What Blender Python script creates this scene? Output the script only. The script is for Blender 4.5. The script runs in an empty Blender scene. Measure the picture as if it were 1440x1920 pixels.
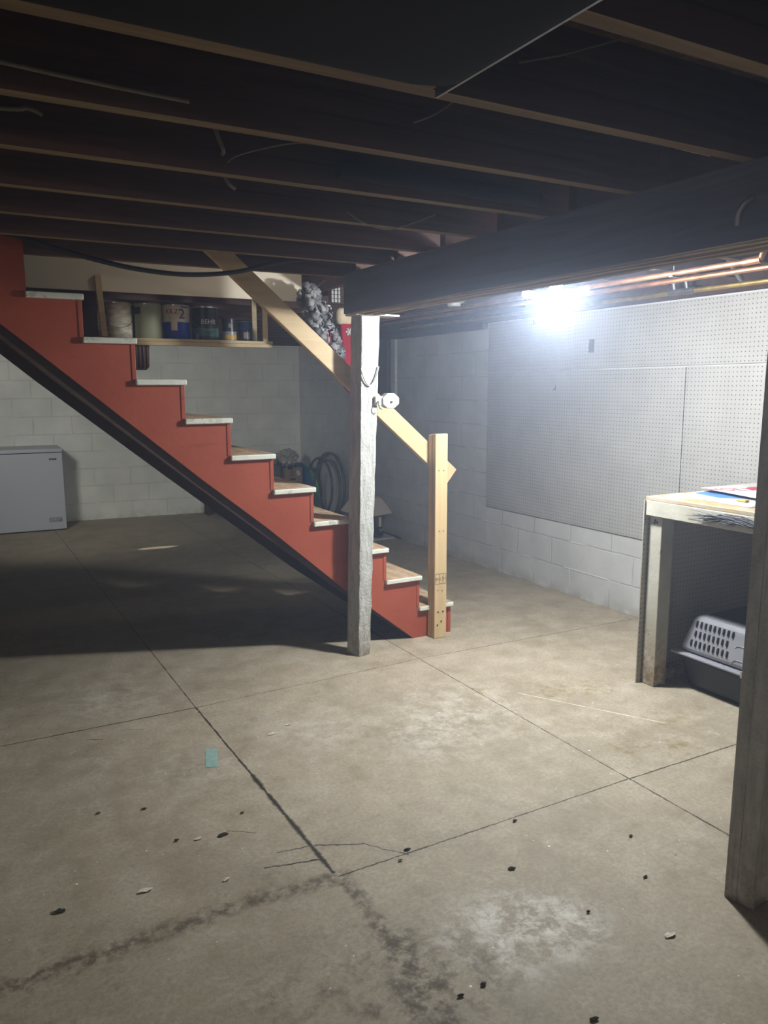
import bpy, bmesh, math, random
from mathutils import Vector, Matrix
from math import sin, cos, pi, radians
random.seed(7)
SC = bpy.context.scene
COL = SC.collection

# ------------------------------------------------------------ camera
PITCH, ROLL, YAW, FPX, CH = radians(9.0636), radians(-0.173), radians(-28.936), 1458.9, 1.5
fw = Vector((-sin(YAW)*cos(PITCH), cos(YAW)*cos(PITCH), -sin(PITCH)))
rt = Vector((cos(YAW), sin(YAW), 0)); up = rt.cross(fw)
r2 = cos(ROLL)*rt + sin(ROLL)*up; u2 = -sin(ROLL)*rt + cos(ROLL)*up
cam = bpy.data.cameras.new('camera'); camo = bpy.data.objects.new('camera', cam); COL.objects.link(camo)
cam.sensor_fit = 'VERTICAL'; cam.sensor_height = 24.0; cam.lens = 24.0*FPX/1920
cam.clip_start = 0.05; cam.clip_end = 60
M = Matrix((r2, u2, -fw)).transposed().to_4x4(); M.translation = (0, 0, CH)
camo.matrix_world = M
SC.camera = camo

# ------------------------------------------------------------ light set-up
SC.view_settings.view_transform = 'Standard'; SC.view_settings.look = 'None'
SC.view_settings.exposure = 2.60; SC.view_settings.gamma = 1.0; SC.view_settings.use_curve_mapping = False
SC.cycles.use_denoising = True; SC.cycles.use_adaptive_sampling = True; SC.cycles.adaptive_threshold = 0.025
SC.cycles.max_bounces = 6; SC.cycles.diffuse_bounces = 4; SC.cycles.glossy_bounces = 3
SC.cycles.volume_bounces = 0; SC.cycles.sample_clamp_indirect = 4.0
LED_STRENGTH = 120.0
LED_WATTS = 22.0
LAMP = (2.57, 2.95, 1.905)
world = bpy.data.worlds.new('world'); SC.world = world; world.use_nodes = True
wn = world.node_tree.nodes
wn['Background'].inputs[0].default_value = (0.5, 0.6, 0.8, 1); wn['Background'].inputs[1].default_value = 0.0
GLARE_HAZE = 0.027
if GLARE_HAZE > 0:                     # bluish air scatter added in place of lens glare round the lamp
    vs = wn.new('ShaderNodeVolumeScatter'); vs.inputs['Density'].default_value = GLARE_HAZE
    vs.inputs['Color'].default_value = (.64, .76, 1, 1)
    vs.inputs['Anisotropy'].default_value = 0.6
    world.node_tree.links.new(vs.outputs[0], wn['World Output'].inputs['Volume'])

def spot(name, loc, target, watts, size_deg, blend, radius, col):
    l = bpy.data.lights.new(name, 'SPOT'); l.energy = watts; l.spot_size = radians(size_deg); l.spot_blend = blend
    l.shadow_soft_size = radius; l.color = col
    o = bpy.data.objects.new(name, l); COL.objects.link(o); o.location = loc
    o.rotation_euler = (Vector(target)-Vector(loc)).to_track_quat('-Z', 'Y').to_euler(); return o
# narrow spot added for the bright floor patch, as daylight from an assumed window
spot('floor_patch_spot', (-4.6, 7.75, 1.93), (1.63, 7.42, 0.0), 900, 1.0, .3, .01, (1, .97, .92))
# fill light added behind the camera to lift beam, joists and stair board
bl = bpy.data.lights.new('rear_fill', 'POINT'); bl.energy = 7.0; bl.shadow_soft_size = .06; bl.color = (1, .92, .82)
blo = bpy.data.objects.new('rear_fill', bl); COL.objects.link(blo); blo.location = (-2.0, -0.6, 1.95)
# unseen fill spot added to brighten the back wall and freezer
o_ = spot('back_wall_fill', (-.3, 5.7, 2.0), (1.6, 9.4, 1.0), 34, 80, 1.0, .22, (.97, 1, .97))
# weak fill added in the stairwell to brighten the off white board
bl = bpy.data.lights.new('stairwell_fill', 'POINT'); bl.energy = 1.1; bl.shadow_soft_size = .05; bl.color = (1, .93, .82)
blo = bpy.data.objects.new('stairwell_fill', bl); COL.objects.link(blo); blo.location = (1.75, 4.2, 2.75)

# ------------------------------------------------------------ materials
def S(h):
    c = [int(h[i:i+2], 16)/255 for i in (0, 2, 4)]
    return tuple((x/12.92 if x <= .04045 else ((x+.055)/1.055)**2.4) for x in c) + (1,)
class NT:
    def __init__(s, name):
        s.m = bpy.data.materials.new(name); s.m.use_nodes = True
        s.t = s.m.node_tree; s.n = s.t.nodes; s.b = s.n['Principled BSDF']
        s.geo = s.n.new('ShaderNodeTexCoord').outputs['Object']
    def new(s, ty, ins=None, **kw):
        nd = s.n.new(ty)
        for k, v in kw.items(): setattr(nd, k, v)
        for k, v in (ins or {}).items():
            if isinstance(v, bpy.types.NodeSocket): s.t.links.new(v, nd.inputs[k])
            else: nd.inputs[k].default_value = v
        return nd
    def mapv(s, scale=(1, 1, 1), loc=(0, 0, 0), rot=(0, 0, 0), v=None):
        return s.new('ShaderNodeMapping', {'Vector': v or s.geo, 'Scale': scale, 'Location': loc, 'Rotation': rot}).outputs[0]
    def noise(s, sc=5, det=4, rough=.55, v=None, dist=0):
        return s.new('ShaderNodeTexNoise', {'Vector': v or s.geo, 'Scale': sc, 'Detail': det, 'Roughness': rough, 'Distortion': dist}).outputs['Fac']
    def vor(s, sc, v=None, feature='F1', out='Distance', rnd=1.0):
        return s.new('ShaderNodeTexVoronoi', {'Vector': v or s.geo, 'Scale': sc, 'Randomness': rnd}, feature=feature).outputs[out]
    def m1(s, op, a, b=None, c=None, clamp=False):
        ins = {0: a}
        if b is not None: ins[1] = b
        if c is not None: ins[2] = c
        return s.new('ShaderNodeMath', ins, operation=op, use_clamp=clamp).outputs[0]
    def vm(s, op, a, b=None, out=0):
        ins = {0: a}
        if b is not None: ins[1] = b
        return s.new('ShaderNodeVectorMath', ins, operation=op).outputs[out]
    def rng(s, v, a, b, c=0, d=1, smooth=False):
        return s.new('ShaderNodeMapRange', {'Value': v, 'From Min': a, 'From Max': b, 'To Min': c, 'To Max': d},
                     interpolation_type='SMOOTHSTEP' if smooth else 'LINEAR').outputs[0]
    def mix(s, f, a, b, bt='MIX'):
        nd = s.n.new('ShaderNodeMix'); nd.data_type = 'RGBA'; nd.blend_type = bt
        for i, v in ((0, f), (6, a), (7, b)):
            if isinstance(v, bpy.types.NodeSocket): s.t.links.new(v, nd.inputs[i])
            else: nd.inputs[i].default_value = v
        return nd.outputs[2]
    def out(s, col=None, rough=None, bump=None, bs=.3, bd=.01, metal=None, spec=None):
        for k, v in (('Base Color', col), ('Roughness', rough), ('Metallic', metal), ('Specular IOR Level', spec)):
            if v is None: continue
            if isinstance(v, bpy.types.NodeSocket): s.t.links.new(v, s.b.inputs[k])
            else: s.b.inputs[k].default_value = v
        if bump is not None:
            bn = s.new('ShaderNodeBump', {'Height': bump, 'Strength': bs, 'Distance': bd})
            s.t.links.new(bn.outputs[0], s.b.inputs['Normal'])
        return s.m
    def xyz(s, v=None):
        nd = s.new('ShaderNodeSeparateXYZ', {0: v or s.geo}); return nd.outputs
    def comb(s, x, y, z=0.0):
        return s.new('ShaderNodeCombineXYZ', {0: x, 1: y, 2: z}).outputs[0]

def plain(name, col, rough=.5, metal=0, var=.12, sc=12, bs=.1, spec=.5):
    t = NT(name); c = S(col)
    n = t.noise(sc, 5)
    dark = tuple(x*(1-var*2) for x in c[:3])+(1,)
    return t.out(t.mix(t.rng(n, .3, .7), dark, c), rough, t.noise(sc*8, 3), bs, .002, metal, spec)

def wood(name, c1, c2, axis='X', rough=.7, sc=1.0, bs=.25, knots=None, mott=.3):
    t = NT(name)
    st = {'X': (1.2, 22, 22), 'Y': (22, 1.2, 22), 'Z': (22, 22, 1.2)}[axis]
    v = t.mapv(tuple(a*sc for a in st))
    n = t.noise(1, 6, .6, v, 1.0); n2 = t.noise(2.5*sc, 3)
    f = t.m1('ADD', t.m1('MULTIPLY', n, 1-mott), t.m1('MULTIPLY', n2, mott))
    c = t.mix(t.rng(f, .35, .65), S(c1), S(c2))
    if knots:
        k = t.vor(knots, t.mapv({'X': (.35, 1, 1), 'Y': (1, .35, 1), 'Z': (1, 1, .35)}[axis]))
        c = t.mix(t.rng(k, .06, .12, .85, 0), c, S('6b4424'))
    return t.out(c, rough, n, bs, .004)

def concrete():
    t = NT('concrete_floor')
    p0 = t.geo
    dn = t.new('ShaderNodeTexNoise', {'Vector': p0, 'Scale': 14, 'Detail': 4}).outputs['Color']
    dn = t.vm('MULTIPLY', t.vm('SUBTRACT', dn, (.5, .5, .5)), (.022, .022, 0))
    p = t.vm('ADD', p0, dn)
    def seg(a, b, w, pp):
        ax, ay = a; bx, by = b; d = Vector((bx-ax, by-ay, 0)); L = d.length
        pa = t.vm('SUBTRACT', pp, (ax, ay, 0))
        h = t.m1('MULTIPLY', t.vm('DOT_PRODUCT', pa, tuple(d/(L*L)), 1), 1.0, clamp=True)
        sc = t.new('ShaderNodeVectorMath', {0: tuple(d), 'Scale': h}, operation='SCALE').outputs[0]
        return t.m1('DIVIDE', t.vm('LENGTH', t.vm('SUBTRACT', pa, sc), None, 1), w)
    def group(segs, pp):
        r = None
        for a, b, w in segs:
            s_ = seg(a, b, w, pp); r = s_ if r is None else t.m1('MINIMUM', r, s_)
        return r
    joints = [((.88, 9.3), (.912, 3.506), .0035), ((.912, 3.506), (.925, 2.75), .006), ((.925, 2.75), (.937, 2.03), .012),
              ((2.19, 9), (2.193, 2.007), .0035), ((2.193, 2.007), (2.21, -2), .005),
              ((-4, 3.54), (.912, 3.506), .005), ((.912, 3.506), (2.19, 3.564), .0028), ((2.19, 3.564), (3.86, 3.52), .003),
              ((.945, 2.005), (2.193, 2.007), .004), ((2.193, 2.007), (3.86, 1.98), .0045),
              ((-4, 6.3), (3.86, 6.2), .003)]
    cracks = [((.72, 2.42), (.80, 2.36), .0025), ((.40, 3.40), (.47, 3.37), .003), ((.93, 2.113), (.763, 2.154), .005), ((.945, 2.19), (1.09, 2.125), .0045), ((1.09, 2.125), (1.191, 2.0), .0035),
              ((.93, 2.2), (.82, 2.215), .003), ((.55, 3.43), (.64, 3.38), .003)]
    trench = [((.96, 2.0), (.70, 2.02), .030), ((.70, 2.02), (-.4, 1.99), .036), ((.955, 2.0), (.95, 1.68), .028), ((.95, 1.68), (.90, 1.3), .06),
              ((.93, 1.3), (.8, .7), .05)]
    big = t.vm('ADD', p0, t.vm('MULTIPLY', dn, (3, 3, 0)))
    fine = t.new('ShaderNodeTexNoise', {'Vector': p0, 'Scale': 55, 'Detail': 3}).outputs['Color']
    fine = t.vm('MULTIPLY', t.vm('SUBTRACT', fine, (.5, .5, .5)), (.010, .010, 0))
    J = t.m1('MINIMUM', group(joints, t.vm('ADD', t.vm('ADD', p0, fine), t.vm('MULTIPLY', dn, (.18, .18, 0)))), group(cracks, t.vm('ADD', p, fine)))
    J = t.m1('DIVIDE', J, t.rng(t.noise(11, 5, .75), .3, .7, .35, 1.5))
    jm = t.rng(J, .35, 1.1, 1, 0)
    T = group(trench, big)
    tm = t.m1('MULTIPLY', t.rng(T, .4, 1.5, 1, 0, True), t.rng(t.noise(26, 6, .7), .4, .6))
    # base tone
    n1 = t.noise(1.3, 7, .65, dist=.3); n2 = t.noise(6.5, 7, .74, dist=.15); n3 = t.noise(70, 3, .75)
    c = t.mix(t.rng(n1, .32, .68), S('8f8470'), S('a89d88'))
    c = t.mix(t.rng(n2, .48, .66, 0, .55), c, S('bcb3a1'))
    c = t.mix(t.rng(n2, .46, .32, 0, .5), c, S('75694f'))
    c = t.mix(t.rng(n3, .40, .66, 0, .38), c, S('6f6553'))
    # pale efflorescence patches
    def blob(x, y, r, nn, thr=.0):
        d = t.vm('LENGTH', t.vm('SUBTRACT', big, (x, y, 0)), None, 1)
        return t.m1('MULTIPLY', t.rng(d, r, r*.2, 0, 1, True), nn)
    wn_ = t.rng(t.noise(12, 6, .8, dist=.25), .44, .62)
    for x, y, r, k in ((1.24, 1.55, .26, .9), (1.40, 1.50, .2, .9), (1.30, 3.0, .35, .3), (1.75, 2.7, .4, .35), (.7, 2.9, .3, .25), (2.0, 2.9, .45, .3), (.55, 3.8, .35, .35)):
        c = t.mix(t.m1('MULTIPLY', blob(x, y, r, wn_), k), c, S('d3cfc4'))
    yn = t.rng(t.noise(22, 5, .6), .50, .62)
    for x, y, r, k in ((2.40, 2.20, .13, .8), (2.52, 2.83, .16, .8), (2.56, 2.12, .16, .7), (2.73, 2.77, .18, .7), (2.75, 2.3, .2, .5), (2.2, 3.0, .12, .5)):
        c = t.mix(t.m1('MULTIPLY', blob(x, y, r, yn), k), c, S('7d6c40'))
    # dark worn dirt towards the broken slab corner
    dnm = t.rng(t.noise(13, 7, .7), .47, .68)
    for x, y, r, k in ((.75, 1.5, .55, .8), (.1, 1.95, .5, .6), (1.0, 1.5, .3, .7), (.75, 2.1, .25, .5), (1.13, 3.25, .14, .5)):
        c = t.mix(t.m1('MULTIPLY', blob(x, y, r, dnm), k), c, S('554c3d'))
    # paint flecks and pits
    vd = t.vor(11); vc = t.xyz(t.vor(11, out='Color'))
    c = t.mix(t.m1('MULTIPLY', t.m1('LESS_THAN', vd, t.m1('MULTIPLY', vc[1], .05)), t.m1('GREATER_THAN', vc[0], .45)), c, S('e6e0d2'))
    vd2 = t.vor(30, t.mapv((1, 1, 1), (3.3, 1.7, 0))); vc2 = t.xyz(t.vor(30, t.mapv((1, 1, 1), (3.3, 1.7, 0)), out='Color'))
    c = t.mix(t.m1('MULTIPLY', t.m1('LESS_THAN', vd2, .06), t.m1('GREATER_THAN', vc2[0], .78)), c, S('e6e0d2'))
    v3 = t.mapv((.6, 1.5, 1), (9.3, 4.7, 0)); vd3 = t.vor(8, v3); vc3 = t.xyz(t.vor(8, v3, out='Color'))
    pit = t.m1('MULTIPLY', t.m1('LESS_THAN', vd3, t.m1('MULTIPLY', vc3[1], .06)), t.m1('GREATER_THAN', vc3[0], .6))
    c = t.mix(t.m1('MULTIPLY', pit, .8), c, S('3a3226'))
    c = t.mix(t.m1('MULTIPLY', tm, .85), c, S('4d4434'))
    c = t.mix(t.m1('MULTIPLY', jm, .95), c, S('1d1811'))
    # light ruled line by the bench
    L = group([((2.36, 2.9), (2.83, 2.10), .003)], p0)
    c = t.mix(t.m1('MULTIPLY', t.rng(L, .6, 1.2, 1, 0), t.rng(t.noise(7), .45, .6)), c, S('d8d2c2'))
    hgt = t.m1('ADD', t.m1('MULTIPLY', n3, .12), t.m1('MULTIPLY', n2, .35))
    return t.out(c, t.rng(n2, .3, .7, .55, .8), hgt, .55, .012, spec=.35)

def cmu(name, axis):
    t = NT(name); x, y, z = t.xyz()
    v = t.comb(y if axis == 'Y' else x, z)
    v = t.vm('ADD', v, t.vm('MULTIPLY', t.new('ShaderNodeTexNoise', {'Vector': t.geo, 'Scale': 6, 'Detail': 3}).outputs['Color'], (.012, .012, 0)))
    br = t.new('ShaderNodeTexBrick', {'Vector': v, 'Color1': (1, 1, 1, 1), 'Color2': (.9, .9, .9, 1), 'Mortar': (0, 0, 0, 1), 'Scale': 1.0,
        'Mortar Size': .007, 'Mortar Smooth': .6, 'Brick Width': .4, 'Row Height': .2})
    br.offset = .5
    f = br.outputs['Fac']
    n = t.noise(3, 6, .6)
    k1, k2 = ('c9cbc8', 'dadcd8') if axis == 'X' else ('b9bbb9', 'c9cbc9')  # back wall tone raised in colour to make up for weak light
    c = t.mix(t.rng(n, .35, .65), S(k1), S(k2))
    c = t.mix(t.m1('MULTIPLY', f, .16), c, S('838585'))
    # pale drips of mortar along some vertical joints, dirty line low down
    dr = t.m1('MULTIPLY', t.m1('MULTIPLY', f, t.rng(t.noise(2.6), .52, .6)), .6)
    c = t.mix(dr, c, S('dcdedc'))
    low = t.m1('MULTIPLY', t.rng(z, .0, .10, 1, 0), t.rng(t.noise(10, 5), .4, .6))
    c = t.mix(t.m1('MULTIPLY', low, .5), c, S('8a8474'))
    h = t.m1('ADD', t.m1('MULTIPLY', f, -.8), t.m1('MULTIPLY', t.noise(45, 5), .25))
    h = t.m1('ADD', h, t.m1('MULTIPLY', dr, 2.6))
    return t.out(c, .55, h, .5, .009, spec=.4)

def pegboard(name, axis, tone='a9a9a5', stains=False):
    t = NT(name); x, y, z = t.xyz()
    u = y if axis == 'Y' else x
    P = .0254
    def cell(a): return t.m1('SUBTRACT', t.m1('FRACT', t.m1('DIVIDE', t.m1('ADD', a, 20*P), P)), .5)
    a, b = cell(u), cell(z)
    d = t.m1('SQRT', t.m1('ADD', t.m1('MULTIPLY', a, a), t.m1('MULTIPLY', b, b)))
    hole = t.rng(d, .11, .15, 1, 0)
    n = t.noise(4, 5)
    c = t.mix(t.rng(n, .35, .65), S(tone), tuple(k*.9 for k in S(tone)[:3])+(1,))
    if stains:
        def blob(yy, zz, ry, rz, k, col, th=(.42, .6), sc=14):
            nonlocal c
            dv = t.vm('DIVIDE', t.vm('SUBTRACT', t.comb(u, z), (yy, zz, 0)), (ry, rz, 1))
            L = t.vm('LENGTH', dv, None, 1)
            f = t.m1('MULTIPLY', t.rng(L, 1, .3, 0, 1, True), t.rng(t.noise(sc, 5, .6), *th))
            c = t.mix(t.m1('MULTIPLY', f, k), c, S(col))
        blob(3.05, 1.12, .08, .10, .9, 'b9a84e'); blob(3.04, .98, .02, .09, .9, 'b9a84e', (.3, .5))
        blob(3.18, 1.15, .12, .14, .55, 'c9bd7c'); blob(3.62, 1.2, .25, .25, .4, 'cdc48e'); blob(3.26, 1.5, .08, .35, .45, '9a8d74', (.5, .62), 22)
        blob(2.95, 1.45, .2, .3, .5, '8f8876', (.55, .65), 26); blob(4.6, 1.7, .5, .4, .25, 'c9c6a4')
    c = t.mix(t.m1('MULTIPLY', hole, .85), c, S('2b2926'))
    return t.out(c, .5, t.m1('MULTIPLY', hole, -1.0), .4, .003, spec=.4)

def painted_post(name):
    t = NT(name); x, y, z = t.xyz()
    n = t.noise(1, 5, .6, t.mapv((30, 30, 7))); n2 = t.noise(60, 4, .6)
    c = t.mix(t.rng(n, .3, .6), S('96968f'), S('b4b4af'))
    g = t.m1('MULTIPLY', t.rng(z, .28, .02, 0, 1), t.rng(t.noise(18, 6, .7), .38, .6))
    c = t.mix(t.m1('MULTIPLY', g, .75), c, S('7c6a52'))
    cr = t.rng(t.noise(1, 3, .5, t.mapv((45, 45, 1.0))), .66, .70, 0, .45)
    c = t.mix(cr, c, S('77726a'))
    h = t.m1('ADD', t.m1('MULTIPLY', n, .7), t.m1('MULTIPLY', n2, .3))
    return t.out(c, .55, h, 1.0, .022, spec=.35)

def tread_mat():
    t = NT('worn_tread'); x, y, z = t.xyz()
    n = t.noise(1, 6, .6, t.mapv((25, 2, 25)))
    c = t.mix(t.rng(n, .35, .65), S('8d7356'), S('b59a76'))
    p = t.rng(t.noise(14, 5, .7), .50, .62)
    c = t.mix(t.m1('MULTIPLY', p, .5), c, S('c7c2b2'))
    return t.out(c, .7, n, .3, .004)
def tread_edge():
    t = NT('dripped_white_paint')
    p = t.rng(t.noise(16, 6, .7), .54, .62)
    c = t.mix(t.m1('MULTIPLY', p, .7), S('cfd2c6'), S('9c9f8c'))
    return t.out(c, .5, t.noise(40, 4), .5, .005)
def red_paint():
    t = NT('brick_red_paint')
    n = t.noise(2.2, 5, .6)
    c = t.mix(t.rng(n, .3, .7), S('8f412b'), S('a2503a'))
    sc = t.rng(t.noise(1, 4, .6, t.mapv((3, 30, 30), rot=(0, .7, 0))), .66, .70, 0, .35)
    c = t.mix(sc, c, S('6c2a20'))
    k = t.vor(2.3, t.mapv((1, .2, 1), (.37, 0, .21)))
    c = t.mix(t.rng(k, .02, .06, .55, 0), c, S('4e1f18'))
    return t.out(c, .5, t.noise(30, 4), .25, .004, spec=.35)
def bench_white():
    t = NT('chipped_bench_paint'); x, y, z = t.xyz()
    n = t.noise(5, 6, .6)
    c = t.mix(t.rng(n, .35, .65), S('a6a393'), S('b9b7aa'))
    g = t.m1('MULTIPLY', t.rng(z, .34, .08, 0, 1), t.rng(t.noise(24, 6, .7), .35, .6))
    c = t.mix(t.m1('MULTIPLY', g, .9), c, S('7a5f3c'))
    ch = t.rng(t.noise(13, 4, .6), .66, .68, 0, .6)
    c = t.mix(ch, c, S('8a6f4a'))
    return t.out(c, .5, t.noise(30, 5), .5, .005)
def ply():
    t = NT('worn_plywood'); n = t.noise(1, 6, .6, t.mapv((25, 2.5, 25)))
    c = t.mix(t.rng(n, .35, .65), S('94703f'), S('b3a07c'))
    c = t.mix(t.rng(t.noise(9, 5, .7), .45, .6, 0, .7), c, S('a8a498'))
    return t.out(c, .6, n, .2, .003)
def osb(name, a, b):
    t = NT(name); v = t.vor(28, t.mapv((1, 2, 1)), out='Color')
    n = t.m1('ADD', t.m1('MULTIPLY', t.xyz(v)[0], .5), t.m1('MULTIPLY', t.noise(3, 4), .5))
    return t.out(t.mix(t.rng(n, .2, .8), S(a), S(b)), .8, n, .2, .003)
def metal(name, col, rough=.35):
    t = NT(name); n = t.noise(14, 5, .6)
    c = t.mix(t.rng(n, .35, .65), tuple(k*.7 for k in S(col)[:3])+(1,), S(col))
    return t.out(c, t.rng(n, .3, .7, rough, rough+.2), t.noise(40), .1, .002, .9)
def emis(name, col, st):
    t = NT(name); t.b.inputs['Base Color'].default_value = (.8, .8, .8, 1)
    t.b.inputs['Emission Color'].default_value = col; t.b.inputs['Emission Strength'].default_value = st
    return t.m
def plaid():
    t = NT('tartan_cloth'); v = t.new('ShaderNodeTexChecker', {'Vector': t.geo, 'Scale': 45, 'Color1': S('b9b9bd'), 'Color2': S('35343a')}).outputs[0]
    return t.out(v, .9)
def can_white():
    t = NT('dripped_can_white'); n = t.noise(1, 5, .6, t.mapv((14, 14, 40)))
    c = t.mix(t.rng(n, .42, .62), S('c9c3b2'), S('98907c'))
    return t.out(c, .5, n, .4, .004)

MT = {
 'floor': concrete(), 'cmuY': cmu('painted_block_side', 'Y'), 'cmuX': cmu('painted_block_back', 'X'),
 'peg': pegboard('white_pegboard', 'Y', stains=True), 'pegX': pegboard('bench_pegboard', 'X', 'aaa596'),
 'post': painted_post('rough_white_timber'), 'tread': tread_mat(), 'tedge': tread_edge(), 'red': red_paint(),
 'joist': wood('aged_joist_timber', '37241f', '5c4038', 'X', .75, 1), 'joistedge': wood('lit_joist_edge', '5f4a33', '86704f', 'X', .8),  # joist edge is a paler copy: light from below put into its colour
 'beam': wood('glare_tinted_beam', '454350', '5f5c6a', 'Y', .75, .7), 'beamb': wood('rough_lit_underside', '84715b', 'b09a7c', 'Y', .85),  # lamp glare tints the beam colour; underside coloured paler as if lit
 'brown': wood('brown_stringer_timber', '2b1a10', '452d1c', 'X', .7), 'brownz': wood('brown_board', '3c241a', '5b3a28', 'Z', .7),
 'pine': wood('pine_post', 'b59b70', 'cbb48a', 'Z', .55, .8, .12, 3.2, .35), 'pinex': wood('pine_rail', 'b59b70', 'c9b288', 'X', .55, .8, .12, 3.0, .35),
 'pinep': wood('pale_shelf_pine', 'a8966f', 'c0ae86', 'X', .6, .8, .12),
 'sub': osb('subfloor_boards', '5a4028', '7d5f3e'), 'dark': wood('far_ceiling_boards', '2a1a14', '4b3024', 'X', .8),
 'wallw': plain('plain_white_board', 'ddd5c2', .6, var=.04, sc=3), 'bench': bench_white(), 'ply': ply(),
 'white': plain('white_enamel', 'a4a9b3', .32, var=.02, sc=2, bs=.02), 'whitep': plain('white_plastic', 'bcbcb6', .4, var=.04),
 'black': plain('black_plastic', '17181b', .45, var=.1), 'ink': plain('black_ink', '26211d', .8), 'rubber': plain('black_rubber', '101114', .6),
 'greyp': plain('grey_plastic', '8b8c92', .32, var=.05, bs=.04), 'greycab': plain('pale_cable_sheath', '7d766b', .6), 'sheet': plain('dull_duct_sheet', '242122', .85, 0, .15, 3, .2, .15),
 'grey': plain('grey_tote', '55585c', .5), 'card': plain('cardboard', '8b7560', .85, sc=20, var=.06), 'bag': plain('crumpled_plastic', 'a8a59e', .4, var=.15, sc=16, bs=.8),
 'blue': plain('blue_plastic', '1d5f94', .4, var=.1), 'navy': plain('navy_tote', '141a34', .4), 'bblue': plain('bright_blue_plastic', '2450b8', .4), 'green': plain('green_plastic', '4f9a58', .4),
 'copper': metal('copper_tube', 'c4906c', .4), 'brass': metal('brass_tube', 'c9b274', .4), 'steel': metal('galvanised_steel', '9a9a9c', .4), 'foil': metal('crinkled_foil', '55605a', .45),
 'alu': metal('cast_aluminium', 'd5d5d8', .35), 'hoop': plain('grey_vinyl_hose', '55575d', .25, var=.2, sc=6),
 'canw': can_white(), 'cang': plain('sage_green_can', 'a3aa8b', .5, var=.08, sc=8), 'canb': plain('cobalt_can', '1c3aa6', .35, var=.05), 'candw': plain('can_cream', 'cfc7b6', .45, var=.05),
 'cank': plain('charcoal_can', '24262e', .35, var=.05), 'teal': plain('teal_label', '3c6a6c', .4), 'tealtape': plain('faded_teal_tape', '8fb0a6', .7, var=.15, sc=40), 'yellow': plain('yellow_label', 'cda43c', .5),
 'chrome': metal('bright_can_rim', 'c9c9c9', .25), 'dblue': plain('deep_blue_label', '23407e', .4), 'redp': plain('print_red', 'b9405a', .6), 'dkred': plain('dark_red_print', '6d1f1c', .6),
 'bluepr': plain('print_blue', '4f7fc4', .6), 'inkblue': plain('print_navy', '232f7c', .6), 'paper': plain('paper', 'c2c1bd', .7, var=.03), 'redcloth': plain('red_velvet', 'a0162f', .95, var=.1, sc=30, bs=.4),
 'cream': plain('cream_fleece', 'd3c4a6', .95, var=.08, sc=30, bs=.6), 'ruffle': plain('silver_grey_ribbon', 'b4b4b6', .6, var=.35, sc=20), 'ruffled': plain('slate_ribbon', '77777e', .6, var=.3, sc=20), 'plaid': plaid(),
 'shade': plain('linen_shade', 'b7ada0', .9, var=.04), 'flute': wood('fluted_brown', '3a241d', '6b4a3e', 'Z', .6, 2), 'debris': plain('dirt_crumb', '2a2219', .9), 'chip': plain('paint_chip', 'd8d0bc', .7),
 'led': emis('led_panel', (.86, .93, 1, 1), LED_STRENGTH),
}

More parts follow.
